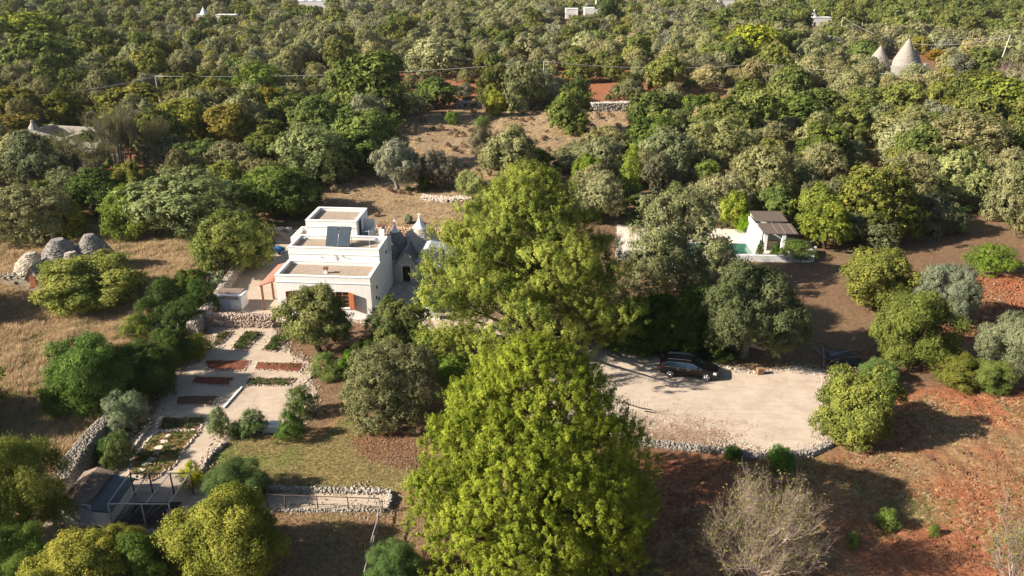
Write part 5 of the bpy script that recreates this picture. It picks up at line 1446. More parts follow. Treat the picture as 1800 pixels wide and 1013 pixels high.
# ------------------------------------------------------------------ trees and bushes placed one by one
GRN = (1, 1, 1)
HT = [
 # bottom left
 ('feather', 25, 768, 985, 175, 'big bushy green shrub at the left edge left of the brown-roofed coop', (1.15, 1.15, .8)),
 ('feather', 20, 925, 1060, 130, 'dark green shrub in the bottom left corner', (.7, .9, .6)),
 ('yellow', 130, 944, 1120, 200, 'yellow-green fig tree in front of the coop at bottom left', (1.2, 1.2, .9)),
 ('yellow', 210, 922, 1050, 110, 'small yellow-leaved fig tree rising before the coop wall', (1.2, 1.15, .9)),
 ('oak', 245, 935, 1060, 100, 'dark green leafy tree between two yellow-green trees at the bottom', (1.1, 1.25, .9)),
 ('yellow', 395, 868, 1075, 225, 'wide yellow-green tree below the wire aviary', (1.12, 1.18, .9)),
 ('feather', 155, 592, 742, 150, 'dark green feathery shrub in the dry grass left of the garden path', (.75, .95, .7)),
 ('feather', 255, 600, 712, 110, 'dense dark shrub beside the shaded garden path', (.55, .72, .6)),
 ('pale', 222, 690, 770, 82, 'small grey-green olive bush above the heaped stone wall', (.8, .9, .8)),
 ('bush', 212, 757, 825, 52, 'low pale variegated bush between the heaped wall and the path', (1.3, 1.2, 1.2)),
 ('bush', 185, 770, 812, 40, 'dark low bush leaning on the heaped stone wall', (.6, .8, .6)),
 ('bush', 345, 588, 640, 58, 'round clipped yellow-green bush at the shaded path bend', (1.5, 1.35, .5)),
 ('bush', 385, 717, 776, 42, 'upright grey-green oleander, left one of the pair before the gravel patch', (1.05, 1.1, 1.3)),
 ('bush', 440, 721, 776, 54, 'round grey-green oleander, right one of the pair before the gravel patch', (1.0, 1.1, 1.2)),
 ('bush', 413, 740, 775, 30, 'small dark bush squeezed between the two oleanders', (.7, .8, .7)),
 ('bush', 527, 680, 742, 56, 'grey-green bush at the right side of the pale gravel patch', (.9, .95, .85)),
 ('bush', 508, 725, 782, 54, 'dark green bush right of the small white bench', (.6, .85, .5)),
 ('bush', 336, 812, 864, 42, 'bright yellow bush at the lower end of the sloping garden path', (3.2, 2.4, .4)),
 ('feather', 415, 812, 905, 112, 'dark grey-green rosemary-like bush at the lawn corner', (.62, .72, .75)),
 ('feather', 692, 955, 1060, 110, 'dark blue-green bush at the bottom edge left of the front pine', (.55, .72, .7)),
 # before the house
 ('oak', 556, 506, 645, 136, 'leafy green tree in front of the house windows', (1.25, 1.15, 1.4)),
 ('bush', 575, 620, 668, 62, 'light green bush under the tree before the house', (1.2, 1.15, 1.0)),
 ('bush', 615, 615, 662, 44, 'bright green small bush between the house tree and the dark tree', (1.1, 1.5, .5)),
 ('oak', 700, 524, 640, 112, 'dark glossy tree with pale leaf tips at the front corner of the house', (.9, .95, 1.15)),
 ('olive', 690, 612, 768, 182, 'broad grey-green olive between the lawn and the front pine', (.85, .88, .82)),
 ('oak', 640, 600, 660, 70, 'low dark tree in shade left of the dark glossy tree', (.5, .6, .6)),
 ('oak', 800, 620, 700, 90, 'shaded green bush at the left foot of the front pine', (1.1, 1.3, .8)),
 ('bush', 741, 524, 545, 26, 'small round green bush on the stone terrace before the trullo', (.8, 1.2, .5)),
 ('oak', 335, 470, 520, 60, 'dark leafy bush between the mulberry tree and the prickly pears', (.6, .7, .5)),
 ('bush', 262, 528, 585, 60, 'dull green bramble on the dry grass edge above the garden hedge', (.7, .75, .6)),
 ('feather', 300, 575, 655, 80, 'dark hedge bush at the upper left corner of the shaded path', (.55, .7, .55)),
 ('feather', 215, 610, 720, 110, 'dark feathery shrub in the middle of the boundary hedge', (.62, .8, .6)),
 ('feather', 110, 640, 740, 80, 'spiky green shrub at the left end of the boundary hedge', (.75, .95, .65)),
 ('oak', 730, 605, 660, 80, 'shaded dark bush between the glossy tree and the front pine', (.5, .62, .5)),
 ('bush', 655, 632, 690, 60, 'shaded bush at the upper left of the broad olive', (.7, .8, .65)),
 ('bush', 585, 640, 672, 50, 'low grey-green bush on the gravel edge under the house tree', (.9, .95, .8)),
 ('bush', 190, 800, 835, 34, 'small pale bush on the path side of the heaped wall', (1.1, 1.1, 1.0)),
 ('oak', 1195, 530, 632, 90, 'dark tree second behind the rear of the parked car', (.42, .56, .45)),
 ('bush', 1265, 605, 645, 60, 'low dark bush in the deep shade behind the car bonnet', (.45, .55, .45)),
 # left field
 ('yellow', 152, 448, 562, 188, 'yellow-green spreading tree in front of the old trulli cluster', (.85, .95, .9)),
 ('yellow', 118, 356, 425, 70, 'sparse yellow sapling behind the old trulli cluster', (1.0, 1.0, .7)),
 ('yellow', 410, 370, 498, 138, 'yellow-green mulberry tree left of the house yard', (.8, .88, .95)),
 ('olive', 325, 302, 438, 205, 'wide grey-green olive behind the yellow-green mulberry tree', (.85, .95, .8)),
 ('feather', 222, 330, 432, 92, 'fresh green feathery shrub at the left side of the wide olive', (.95, 1.08, .65)),
 ('feather', 490, 292, 392, 150, 'soft green shrub mass behind the yard left of the white house', (.8, .92, .65)),
 ('oak', 505, 300, 395, 110, 'dark tree in the shade just behind the rear block of the house', (.7, .8, .7)),
 ('bush', 290, 490, 560, 60, 'dark bramble bush along the boundary wall below the dry grass', (.6, .7, .55)),
 ('bush', 350, 492, 560, 58, 'dark bramble bush beside the prickly pears near the white shed', (.55, .7, .5)),
 ('bush', 320, 525, 590, 70, 'dark bramble thicket left of the stone wall by the garden beds', (.5, .6, .5)),
 ('bush', 240, 555, 605, 56, 'green bush at the edge of the dry grass left of the prickly pears', (1.1, 1.1, .7)),
 ('olive', 55, 325, 440, 150, 'greyish tree at the left edge behind the old trulli', (.85, .85, .8)),
 ('yellow', 75, 318, 400, 80, 'yellowish-green bush left behind the old trulli', (.75, .85, .8)),
 ('olive', 70, 238, 345, 130, 'grey-green olive below the pale roofless ruin', (.62, .75, .75)),
 ('oak', 165, 300, 395, 120, 'dark evergreen behind the sparse yellow sapling', (.7, .8, .7)),
 ('olive', 300, 240, 318, 105, 'dull olive right of the leafless grey thicket', (.7, .72, .75)),
 ('yellow', 240, 150, 225, 130, 'golden-yellow tree right of the pale roofless ruin', (.9, .85, .75)),
 ('yellow', 320, 172, 270, 130, 'bright yellow autumn tree, left one of the pair at left of centre', (.9, .92, .75)),
 ('yellow', 400, 182, 275, 115, 'bright yellow autumn tree, right one of the pair at left of centre', (.95, .88, .75)),
 ('yellow', 110, 160, 225, 70, 'yellowish bush behind the pale roofless ruin', (.8, .85, .6)),
 ('yellow', 25, 155, 225, 110, 'yellow-tinged tree at the left edge above the ruin tip', (.85, .8, .7)),
 ('yellow', 30, 200, 260, 90, 'orange-tinged bush left below the ruin tip', (.9, .75, .7)),
 ('yellow', 45, 20, 95, 120, 'bright lime-green tree at the top left corner', (.95, 1.05, .6)),
 ('oak', 75, 55, 150, 120, 'large dark tree beneath the lime-green tree at top left', (.9, .9, .9)),
 ('oak', 175, 45, 118, 95, 'rounded dark oak at upper left', (.9, .95, .95)),
 ('feather', 452, 112, 190, 86, 'light green feathery tree under the overhead cable at left of centre', (.98, 1.02, .7)),
 ('yellow', 470, 150, 215, 60, 'golden bush beside the light green feathery tree', (1.1, .9, .6)),
 ('olive', 550, 225, 335, 130, 'grey-green tree right behind the house, left of the dark oaks', (.85, .95, .8)),
 ('oak', 655, 88, 225, 135, 'tall dark oak left of the bare clearing, upper one', (.85, .95, .85)),
 ('oak', 640, 190, 312, 150, 'large dark oak left of the bare clearing, lower one', (.9, .95, .9)),
 ('oak', 560, 170, 262, 110, 'dark oak left of the tall oaks beside the clearing', (.85, .9, .9)),
 ('oak', 765, 138, 195, 75, 'dark green tree at the upper left corner of the clearing', (.9, .95, .9)),
 ('olive', 760, 70, 140, 110, 'broad olive above the red earth strip left of centre', (1, 1, 1)),
 # clearing
 ('pale', 697, 250, 345, 92, 'pale grey round olive alone on the bare ground behind the house', (1.0, .98, 1)),
 ('pale', 768, 265, 338, 70, 'greyish-brown shrub right of the pale round olive', (.85, .75, .8)),
 ('bush', 745, 308, 340, 36, 'dark green low bush between the pale olive and the brownish shrub', (.55, .75, .5)),
 ('oak', 1003, 152, 240, 84, 'lone dark oak standing on the bare clearing', (.9, .95, .8)),
 ('yellow', 870, 158, 206, 38, 'small bright yellow-green bush at the far edge of the clearing', (1.0, 1.1, .6)),
 ('olive', 915, 116, 198, 78, 'upright olive at the far edge of the clearing by the power pole', (.85, .9, .8)),
 ('pale', 815, 148, 175, 42, 'small grey shrub on the red earth left of the yellow-green bush', (.85, .85, .8)),
 ('bush', 795, 195, 222, 22, 'tiny green sapling on the left part of the clearing', (1.2, 1.4, .8)),
 ('bush', 845, 205, 250, 34, 'low green shrub in the middle of the clearing', (1.1, 1.1, .9)),
 ('pale', 850, 225, 275, 50, 'thin dry grey shrub in the middle of the clearing', (.75, .65, .6)),
 ('oak', 930, 258, 310, 88, 'dark tree just behind the top of the big pine', (.75, .95, .6)),
 ('pale', 830, 300, 352, 60, 'light green bush left behind the big pine', (1.0, 1.1, .6)),
 ('conic', 1110, 250, 355, 50, 'bright green conical cypress right behind the big pine', (1, 1, 1)),
 ('yellow', 1032, 272, 340, 60, 'yellow-green tree right of the pine top', (.8, 1.1, .6)),
 ('olive', 1062, 242, 330, 80, 'grey olive between the pine top and the conical cypress', (.95, .95, 1)),
 ('olive', 1045, 305, 400, 110, 'grey-green olive hidden behind the right shoulder of the big pine', (.9, .95, .9)),
 ('oak', 1145, 205, 300, 115, 'dark green tree behind the conical cypress', (.75, .9, .7)),
 ('yellow', 1150, 155, 230, 95, 'light greenish tree at the right end of the clearing', (.55, .7, .8)),
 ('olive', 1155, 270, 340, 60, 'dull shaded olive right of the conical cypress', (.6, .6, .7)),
 ('olive', 1262, 208, 300, 112, 'light green tree above the rubble bank right of centre', (.9, 1.0, .75)),
 ('oak', 1222, 165, 215, 60, 'small dark oak on the red earth right of the clearing', (.9, 1.1, .7)),
 ('bush', 1188, 320, 360, 38, 'small round olive bush on dark red soil', (.9, .9, .7)),
 ('bush', 1243, 285, 335, 52, 'yellowish bush on the rubble bank', (1.2, 1.1, .7)),
 ('olive', 1347, 257, 372, 116, 'large round olive directly behind the pool house', (1.0, 1.02, .9)),
 ('yellow', 1290, 330, 408, 52, 'yellow-green tree left of the pool house', (1.0, 1.15, .7)),
 ('bush', 1308, 375, 412, 30, 'bright green bush at the pool house wall', (1.3, 1.7, .4)),
 ('olive', 1352, 215, 270, 80, 'olive above the large round olive', (.95, .95, .9)),
 # pool terrace
 ('bush', 1336, 422, 452, 15, 'small dark bush at the pool corner', (.6, .8, .5)),
 ('bush', 1362, 428, 455, 18, 'small dark bush in front of the pool house pillars', (.6, .8, .5)),
 ('bush', 1400, 422, 464, 70, 'mixed green bush on the terrace right of the pool house', (.8, .9, .6)),
 ('bush', 1113, 373, 402, 30, 'dark clipped bush on the terrace by the big pine', (.4, .5, .45)),
 ('olive', 1197, 350, 535, 186, 'large old olive between the big pine and the pool', (.82, .84, .82)),
 ('olive', 1315, 476, 660, 172, 'tall dense grey-green olive behind the parked car', (.52, .62, .56)),  # tint darkened to carry the shade this olive stands in
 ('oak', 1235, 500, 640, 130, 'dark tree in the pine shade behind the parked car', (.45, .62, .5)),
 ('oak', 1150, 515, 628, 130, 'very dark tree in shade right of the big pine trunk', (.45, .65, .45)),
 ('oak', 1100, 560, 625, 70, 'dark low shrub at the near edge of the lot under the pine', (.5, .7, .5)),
 # right
 ('oak', 1540, 290, 440, 155, 'big mid-green oak right of the pool house', (1.15, 1.15, .9)),
 ('yellow', 1435, 325, 420, 90, 'yellow-green leafy tree touching the pool house roof', (.75, .95, .7)),
 ('olive', 1530, 372, 445, 95, 'grey olive in front of the big mid-green oak', (.7, .75, .75)),
 ('oak', 1455, 355, 450, 90, 'leafy green tree right of the pool house roof', (1.1, 1.2, .7)),
 ('yellow', 1545, 432, 555, 130, 'yellow-green tree above the feathery green bush at right', (.85, .95, .85)),
 ('pale', 1662, 462, 590, 120, 'pale silvery olive at right beside the red earth', (.95, 1.0, 1.0)),
 ('feather', 1615, 505, 665, 150, 'large feathery olive-green bush right of the dark ground', (1.0, 1.0, .75)),
 ('yellow', 1685, 618, 690, 95, 'low yellow-green bush above the ploughed red field', (.8, .9, .75)),
 ('pale', 1785, 555, 700, 130, 'grey-green tree at the right edge above the ploughed field', (.95, 1.0, .85)),
 ('feather', 1745, 630, 700, 80, 'green bush left of the tree at the right edge', (.85, .95, .8)),
 ('bush', 1745, 430, 492, 88, 'round green bush on the red slope at right', (1.1, 1.25, .6)),
 ('bush', 1720, 432, 470, 45, 'greyish bush joined to the round green bush on the red slope', (1.0, .9, .9)),
 ('yellow', 1512, 640, 800, 150, 'loose yellow-green tree at the right end of the gravel lot', (.68, .74, .7)),
 ('feather', 1545, 632, 690, 70, 'bluish-green leafy bush behind the tree at the lot corner', (.8, 1.0, .9)),
 ('bush', 1376, 783, 832, 52, 'green fern-like bush on the lower stone edge of the lot', (.6, 1.0, .5)),
 ('bush', 1290, 786, 815, 34, 'small dark green bush on the stone edge of the lot', (.55, .8, .5)),
 ('bush', 1562, 893, 938, 44, 'larger green weed clump on the shaded ploughed field', (.95, 1.1, .75)),
 ('bush', 1500, 935, 968, 28, 'green weed clump lower left of the larger one on the field', (.9, 1.05, .75)),
 ('bush', 1643, 920, 945, 20, 'small bright green weed clump on the sunlit ploughed earth', (1.1, 1.25, .75)),
 # beyond the left edge of the picture: their shade falls into the field
 ('oak', -150, 640, 830, 260, 'tall dark tree just outside the left edge whose shade crosses the dry grass', (.8, .9, .8)),
 ('oak', -120, 470, 590, 170, 'dark tree outside the left edge beside the old trulli', (.8, .9, .8)),
 # top right country
 ('oak', 1325, 42, 120, 90, 'lime-topped dark oak towards the skyline right of centre', (1.6, 1.6, .6)),
 ('oak', 1370, 52, 110, 60, 'dark oak just right of the lime-topped oak', (.7, .8, .8)),
 ('oak', 1755, 130, 215, 110, 'dense dark oak at the right edge below the cable', (1.0, 1.05, .7)),
 ('olive', 1590, 190, 272, 105, 'olive with visible pale trunk at right', (1.05, 1.0, .85)),
 ('olive', 1700, 198, 305, 140, 'big light olive near the right edge', (1.05, 1.0, .9)),
 ('olive', 1690, 268, 372, 110, 'pale green olive right of the big mid-green oak', (1.0, 1.05, .85)),
 ('olive', 1790, 290, 400, 90, 'olive cut by the right edge above the dark hollow', (.9, .95, .9)),
 ('olive', 1600, 270, 365, 100, 'olive behind the big mid-green oak', (.95, .95, .85)),
 ('bush', 1672, 358, 400, 48, 'round green bush in the dark hollow at right', (.8, 1.1, .6)),
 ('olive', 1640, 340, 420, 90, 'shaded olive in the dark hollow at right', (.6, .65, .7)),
 ('oak', 1450, 215, 300, 100, 'leafy oak above the shaded gap at right of centre', (1.0, 1.05, .8)),
 ('oak', 1390, 165, 240, 110, 'wide dark green oak under the cable right of centre', (1.0, 1.05, .85)),
 ('oak', 1068, -8, 48, 50, 'dark tall tree behind the stone chimney tower on the skyline', (.6, .7, .8)),
 ('yellow', 1650, 86, 108, 44, 'orange-yellow shrub right of the tall stone cone', (1.1, .75, .5)),
 ('yellow', 1695, 90, 112, 40, 'orange shrub second to the right of the tall stone cone', (1.1, .7, .45)),
]
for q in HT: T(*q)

# ------------------------------------------------------------------ bare trees
def bare_tree(px, bottom, top, width, label, seed, leafy=.15, col=(.30, .26, .22), depth=6, spread=.5, nstem=5, cat='bare tree', leafc=(.16, .17, .05), rb=.075):
    rg = random.Random(seed); nr = np.random.default_rng(seed)
    x1, y1 = G(px, bottom); zc = y1 * TC + CAM_H * TS; w = width / F_PX * zc; yc = y1 + .3 * w
    w = width / F_PX * (yc * TC + (CAM_H - 2) * TS); h = ZZ(top, yc) - float(terr(x1, yc))
    x = (px - 900) / F_PX * (yc * TC + (CAM_H - 2.5) * TS)
    mb = MB(); tips = []
    def grow(p, d, ln, r, k):
        q = p + d * ln * .5 + Vector((rg.uniform(-1, 1), rg.uniform(-1, 1), rg.uniform(-.3, 1))) * ln * .06
        e = q + (d + Vector((rg.uniform(-1, 1), rg.uniform(-1, 1), rg.uniform(-.2, .9))) * .18).normalized() * ln * .5
        mb.tube([tuple(p), tuple(q), tuple(e)], [r, r * .85, r * .65], 3 if k < 4 else 6, False, False)
        if k <= 0: tips.append(e); return
        if k <= 2: tips.append(e)
        for j in range(3 if k > 1 else 4):
            dd = (d + Vector((rg.uniform(-1, 1), rg.uniform(-1, 1), rg.uniform(-.25, .75))) * spread * 1.25).normalized()
            grow(e if j < 2 else q, dd, ln * rg.uniform(.62, .82), r * .62, k - 1)
    for s in range(nstem):
        a = s * 6.283 / nstem + rg.uniform(-.4, .4); t = rg.uniform(.1, .3 + spread * 1.3)
        grow(Vector((0, 0, 0)), Vector((math.cos(a) * t, math.sin(a) * t, 1)).normalized(), h * .27, rb * h / 6, depth)
    v = np.array(mb.v); top_ = np.percentile(v[:, 2], 99.5); rad = np.percentile(np.hypot(v[:, 0], v[:, 1]), 93)
    S = np.array([w / 2 / rad, w / 2 / rad, h / top_])
    tv, tf = tri_of(mb); tv = tv * S
    r_ = root('bare_tree', (x, yc, float(terr(x, yc)) - .05), 0, label, cat)
    tc_ = np.asarray(col)[None] * nr.uniform(.75, 1.25, (len(tf), 1))
    obj_of('branches', np_mesh('branches', tv, 3, tf.ravel(), STONE, tc_), r_)
    tp = np.array([tuple(t) for t in tips]) * S
    n = int(len(tp) * leafy * 8)
    if n > 0:
        pos = tp[nr.integers(0, len(tp), n)] + nr.normal(size=(n, 3)) * .12
        tri = leaves_on(pos, unit(nr.normal(size=(n, 3)) + np.array([0, 0, .6])), .14, .08, nr)
        tag(obj_of('sparse_leaves', np_mesh('sparse_leaves', tri.reshape(-1, 3), 3, np.arange(n * 3), LEAF, np.asarray(leafc)[None] * nr.uniform(.7, 1.3, (n, 1))), r_), kind='stuff')
    FOOT.append((x, yc, w / 2))
bare_tree(1335, 1075, 845, 182, 'pale leafless bushy tree at the bottom right of centre', 5, .035, depth=6, col=(.46, .36, .29), spread=.85, nstem=13, rb=.035)
bare_tree(1795, 1110, 905, 140, 'pale leafless tree cut by the bottom right corner', 6, .1, depth=5, col=(.34, .28, .24))
bare_tree(215, 330, 188, 110, 'leafless grey thicket right of the roofless ruin, tall upright stems', 7, .5, depth=5, spread=.3, nstem=7, col=(.21, .18, .145))
bare_tree(150, 340, 232, 110, 'leafless twiggy tree directly below the roofless ruin', 8, .5, depth=5, spread=.35, nstem=6, col=(.20, .165, .14))
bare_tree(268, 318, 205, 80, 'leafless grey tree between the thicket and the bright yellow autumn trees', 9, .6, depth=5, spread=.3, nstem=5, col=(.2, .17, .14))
bare_tree(122, 345, 300, 50, 'small dead snag with forked grey branches at left', 10, 0, depth=3, spread=.5, nstem=2, col=(.33, .3, .27))
bare_tree(1778, 155, 108, 60, 'brownish leafless tree at the right edge beside the tall power pole', 12, .0, depth=4, spread=.4, nstem=5, col=(.24, .16, .14))

# ------------------------------------------------------------------ prickly pears, agave
def prickly(px, py, n, hgt, label, seed):
    rg = random.Random(seed); x, y = G(px, py)
    r_ = root('prickly_pear', (x, y, 0), 0, label, 'cactus')
    V = []; F_ = []; Tn = []
    def pad(c, d, s, nrm):
        u = d.normalized(); v = nrm.cross(u).normalized(); n_ = u.cross(v)
        k = len(V); m = 10
        for sgn in (-1, 1):
            for j in range(m):
                a = 2 * math.pi * j / m; V.append(tuple(c + u * s * .62 * (1 + math.sin(a)) * .95 + v * s * .42 * math.cos(a) + n_ * s * .07 * sgn))
        F_.extend([tuple(k + j for j in range(m))[::-1], tuple(k + m + j for j in range(m))])
        F_.extend([(k + j, k + (j + 1) % m, k + m + (j + 1) % m, k + m + j) for j in range(m)])
    def grow(c, d, s, lv):
        nrm = Vector((rg.uniform(-1, 1), rg.uniform(-1, 1), rg.uniform(-.3, .3))).normalized()
        pad(c, d, s, nrm)
        if lv <= 0: return
        for _ in range(rg.choice((1, 2, 3))):
            e = c + d.normalized() * s * 1.1
            grow(e, (d * .8 + Vector((rg.uniform(-1, 1), rg.uniform(-1, 1), rg.uniform(.1, .8))) * .7), s * rg.uniform(.8, .98), lv - 1)
    for _ in range(n):
        grow(Vector((rg.uniform(-1, 1) * hgt * .6, rg.uniform(-1, 1) * hgt * .6, 0)), Vector((rg.uniform(-.3, .3), rg.uniform(-.3, .3), 1)), .34, max(2, int(hgt / .5)))
    mb = MB(); mb.add(V, F_)
    o = mb.obj('pads', mat('cactus_pad', (.13, .19, .09), .6, .3, 1.5, .0, spec=.4, col2=(.26, .32, .19)), r_); tag(o, kind='stuff')
    nr = np.random.default_rng(seed)
    FOOT.append((x, y, hgt * .7))
prickly(372, 505, 16, 2.0, 'tall prickly pear cactus at the yard wall above the white shed', 1)
prickly(386, 478, 9, 1.6, 'prickly pear cactus uppermost beside the yellow-green mulberry', 2)
prickly(355, 535, 10, 1.4, 'prickly pear cactus just left of the white shed', 3)
prickly(300, 585, 14, 1.7, 'prickly pear cactus lowest, above the clipped yellow-green bush', 4)
prickly(272, 572, 8, 1.4, 'pale prickly pear cactus at the lower left of the bramble strip', 5)
prickly(330, 562, 10, 1.3, 'brownish prickly pear cactus amid the bramble strip', 6)
def agave(px, py, s, label, seed, mname='agave_leaf', c=(.13, .19, .18)):
    rg = random.Random(seed); x, y = G(px, py); mb = MB()
    for i in range(22):
        a = i * 2.4; e = rg.uniform(.25, 1.2); L_ = s * rg.uniform(.8, 1.1)
        d = Vector((math.cos(a) * math.cos(e), math.sin(a) * math.cos(e), math.sin(e))); sd_ = Vector((-math.sin(a), math.cos(a), 0))
        P0 = Vector((0, 0, .05)); P1 = d * L_ * .55; P2 = d * L_ + Vector((0, 0, -.3 * L_ * math.cos(e)))
        mb.add([P0 - sd_ * .06, P0 + sd_ * .06, P1 + sd_ * .075, P1 - sd_ * .075, P2, P1 - Vector((0, 0, .03))], [(0, 1, 2, 3), (3, 2, 4), (5, 1, 0), (5, 2, 1), (5, 3, 4), (5, 4, 2), (5, 0, 3)])
    o = mb.obj('agave', mat(mname, c, .5, .15, 3, spec=.4), None, (x, y, .02)); tag(o, label, 'agave')
agave(1219, 628, 1.5, 'grey-blue agave with arching leaves just behind the black car', 1)
agave(1085, 622, .8, 'small dark rosette plant at the shaded left end of the lot', 2, 'rosette_leaf', (.05, .09, .05))

# ------------------------------------------------------------------ seedlings in the beds
for r_, lp, green in SEED:
    if not green: continue
    rg = np.random.default_rng(int(green * 100) + len(lp)); xs_ = np.array([p[0] for p in lp]); ys_ = np.array([p[1] for p in lp])
    n = int(26 * green * (xs_.max() - xs_.min()) * (ys_.max() - ys_.min()))
    x_ = rg.uniform(xs_.min(), xs_.max(), n); y_ = rg.uniform(ys_.min(), ys_.max(), n)
    k = inpoly(x_, y_, [(p[0] * .88, p[1] * .88) for p in lp]); x_, y_ = x_[k], y_[k]
    if len(x_) < 3: continue
    nb = 16
    pos = np.repeat(np.stack([x_, y_, np.full(len(x_), .2)], 1), nb, 0) + rg.normal(size=(len(x_) * nb, 3)) * np.array([.09, .09, .05])
    tri = leaves_on(pos, unit(rg.normal(size=pos.shape) + np.array([0, 0, 1.2])), .13, .07, rg)
    tag(obj_of('seedlings', np_mesh('seedlings', tri.reshape(-1, 3), 3, np.arange(len(pos) * 3), LEAF, np.array((.075, .115, .035))[None] * rg.uniform(.6, 1.5, (len(pos), 1))), r_), kind='stuff')

# ------------------------------------------------------------------ the wide country: trees in groves
FX = np.array([f[0] for f in FOOT]); FY = np.array([f[1] for f in FOOT]); FR = np.array([f[2] for f in FOOT])
EXC = [GP(p) for p in (HILL, DRYG,
       [(1395, 470), (1420, 400), (1600, 395), (1690, 385), (1850, 400), (1850, 520), (1400, 520)],
       [(180, 370), (420, 380), (560, 345), (760, 345), (840, 400), (1090, 400), (1440, 395), (1440, 480), (0, 480)],
       [(1528, 96), (1650, 96), (1650, 152), (1528, 150)], [(35, 190), (215, 190), (260, 320), (80, 330)],
       [(1180, 300), (1290, 290), (1290, 345), (1180, 400), (1100, 395)], [(1395, 330), (1480, 305), (1480, 330), (1400, 360)],
       [(560, 300), (760, 300), (840, 400), (480, 400)])]
LM = [(q[0], q[1], 18 + q[2] * .9) for q in FARHOUSES] + [(1045, 34, 22)]
cand = np.random.default_rng(77)
def thin(px, py):
    for (hx_, hy_, r_) in LM:
        if abs(px - hx_) < r_ and -3 < py - hy_ < 14: return True
    return False
placed = {}
CELL = 8.0
def ok_place(x, y, r, sep):
    cx0, cy0 = int(x // CELL), int(y // CELL)
    for i in range(cx0 - 1, cx0 + 2):
        for j in range(cy0 - 1, cy0 + 2):
            for (a, b) in placed.get((i, j), ()):
                if (a - x) ** 2 + (b - y) ** 2 < sep * sep: return False
    return True
WILD = []
NC = 52000
yy = np.sqrt(cand.uniform(88 ** 2, 900 ** 2, NC)); xx = cand.uniform(-1, 1, NC) * (yy * .72 + 22)
order = np.argsort(yy)
red_f = inpoly(xx, yy, PG['REDT'])
f1 = fbm(xx, yy, 60, 61); f2 = fbm(xx, yy, 35, 62); f3 = fbm(xx, yy, 25, 63); gapf = fbm(xx, yy, 22, 71, 2)
hit = np.zeros(NC, bool)
for p in EXC: hit |= inpoly(xx, yy, p)
for i in order:
    if hit[i]: continue
    x_, y_ = xx[i], yy[i]
    if red_f[i] and cand.random() < .72: continue
    d = math.hypot(x_, y_)
    sep = 5.6 if d < 220 else (6.1 if d < 400 else 7.2)
    if gapf[i] > .64 and d < 420 and cand.random() < .8: continue
    if len(FX) and np.any((FX - x_) ** 2 + (FY - y_) ** 2 < (FR * .8 + 2.1) ** 2): continue
    px_, py_ = P(x_, y_, float(terr(x_, y_)))
    if thin(px_, py_): continue
    if not ok_place(x_, y_, 0, sep): continue
    placed.setdefault((int(x_ // CELL), int(y_ // CELL)), []).append((x_, y_))
    left = px_ < 640
    v = f1[i] + cand.normal() * .05
    if px_ > 1250 and py_ < 62: oakp = .8
    elif left and py_ < 330: oakp = .42 if px_ < 350 else .32
    elif px_ > 1180 and py_ > 180: oakp = .5
    else: oakp = .22
    u = cand.random()
    kind = 'oak' if u < oakp * (.6 + .8 * (v > .5)) else 'olive'
    if cand.random() < ((.2 if left else .10) if f3[i] > .52 else .03): kind = 'yellow'
    if kind == 'olive' and cand.random() < .12: kind = 'pale'
    WILD.append((kind, x_, y_, px_, py_, d))
def zone(px, py):
    a = 'level with the house roofs' if py > 300 else 'behind the garden' if py > 230 else 'just below the overhead cable' if py > 150 else 'just beyond the overhead cable' if py > 90 else 'in the far groves'
    cols = [(110, 'at the far left edge'), (260, 'above the roofless ruin'), (420, 'above the autumn trees'), (560, 'behind the white house'), (720, 'left of the clearing'), (900, 'above the clearing'), (1100, 'above the big pine'),
            (1260, 'above the pool'), (1420, 'above the pool house'), (1540, 'left of the stone cones'), (1660, 'below the stone cones' if py > 110 else 'beyond the stone cones'), (9999, 'at the far right')]
    b = next(n_ for q_, n_ in cols if px < q_)
    return a, b
DESC = {'olive': 'olive tree', 'pale': 'silvery olive tree', 'oak': 'oak tree', 'yellow': 'yellow-green tree'}
GRP = {'olive': 'olive trees', 'pale': 'silvery olives', 'oak': 'oaks', 'yellow': 'yellow-green trees'}
REST = []
for kind, x_, y_, px_, py_, d in WILD:
    nm = NAMES[kind]
    if kind in ('olive', 'pale'): w = cand.uniform(4.4, 9.0); h = w * cand.uniform(.62, .86)
    elif kind == 'oak': w = cand.uniform(4.6, 9.8); h = w * cand.uniform(.68, 1.05)
    else: w = cand.uniform(4.5, 7.0); h = w * cand.uniform(.7, .95)
    inframe = -60 < px_ < 1860
    if COUNT.get(nm, 0) < 298 and inframe and d < 330:
        a, b = zone(px_, py_)
        tn = cand.uniform(.8, 1.15); tv = cand.uniform(.92, 1.08)
        sz_ = 'small' if w < 6.2 else 'large' if w > 7.6 else 'middling'; to_ = 'dark' if tn < .91 else 'pale' if tn > 1.05 else 'green'
        plant(kind, x_, y_, h, w, '%s %s %s %s %s' % (sz_, to_, DESC[kind], a, b), (tn * tv, tn, tn / tv * .95), group='%s %s %s' % (GRP[kind], a, b), lod='mid' if d < 135 else 'far')
    else: REST.append((kind, x_, y_, h, w))
prot = []; pidx = {}
for kind in ('olive', 'pale', 'oak', 'yellow'):
    ms = proto(kind, 'vfar'); pidx[kind] = (len(prot), len(ms)); prot += list(ms)
pts, scl, rot, idx = [], [], [], []
for kind, x_, y_, h, w in REST:
    K = KIND[kind]; s0, n_ = pidx[kind]
    pts.append((x_, y_, float(terr(x_, y_)) - .1)); scl.append((w * 1.05 / K['w'], w * 1.05 / K['w'], h / K['h'])); rot.append((0, 0, cand.uniform(0, 6.28))); idx.append(s0 + int(cand.integers(0, n_)))
scatter('distant_woodland', pts, scl, rot, idx, prot, 'mass of olive groves and oak woods fading to the skyline', 'woodland')

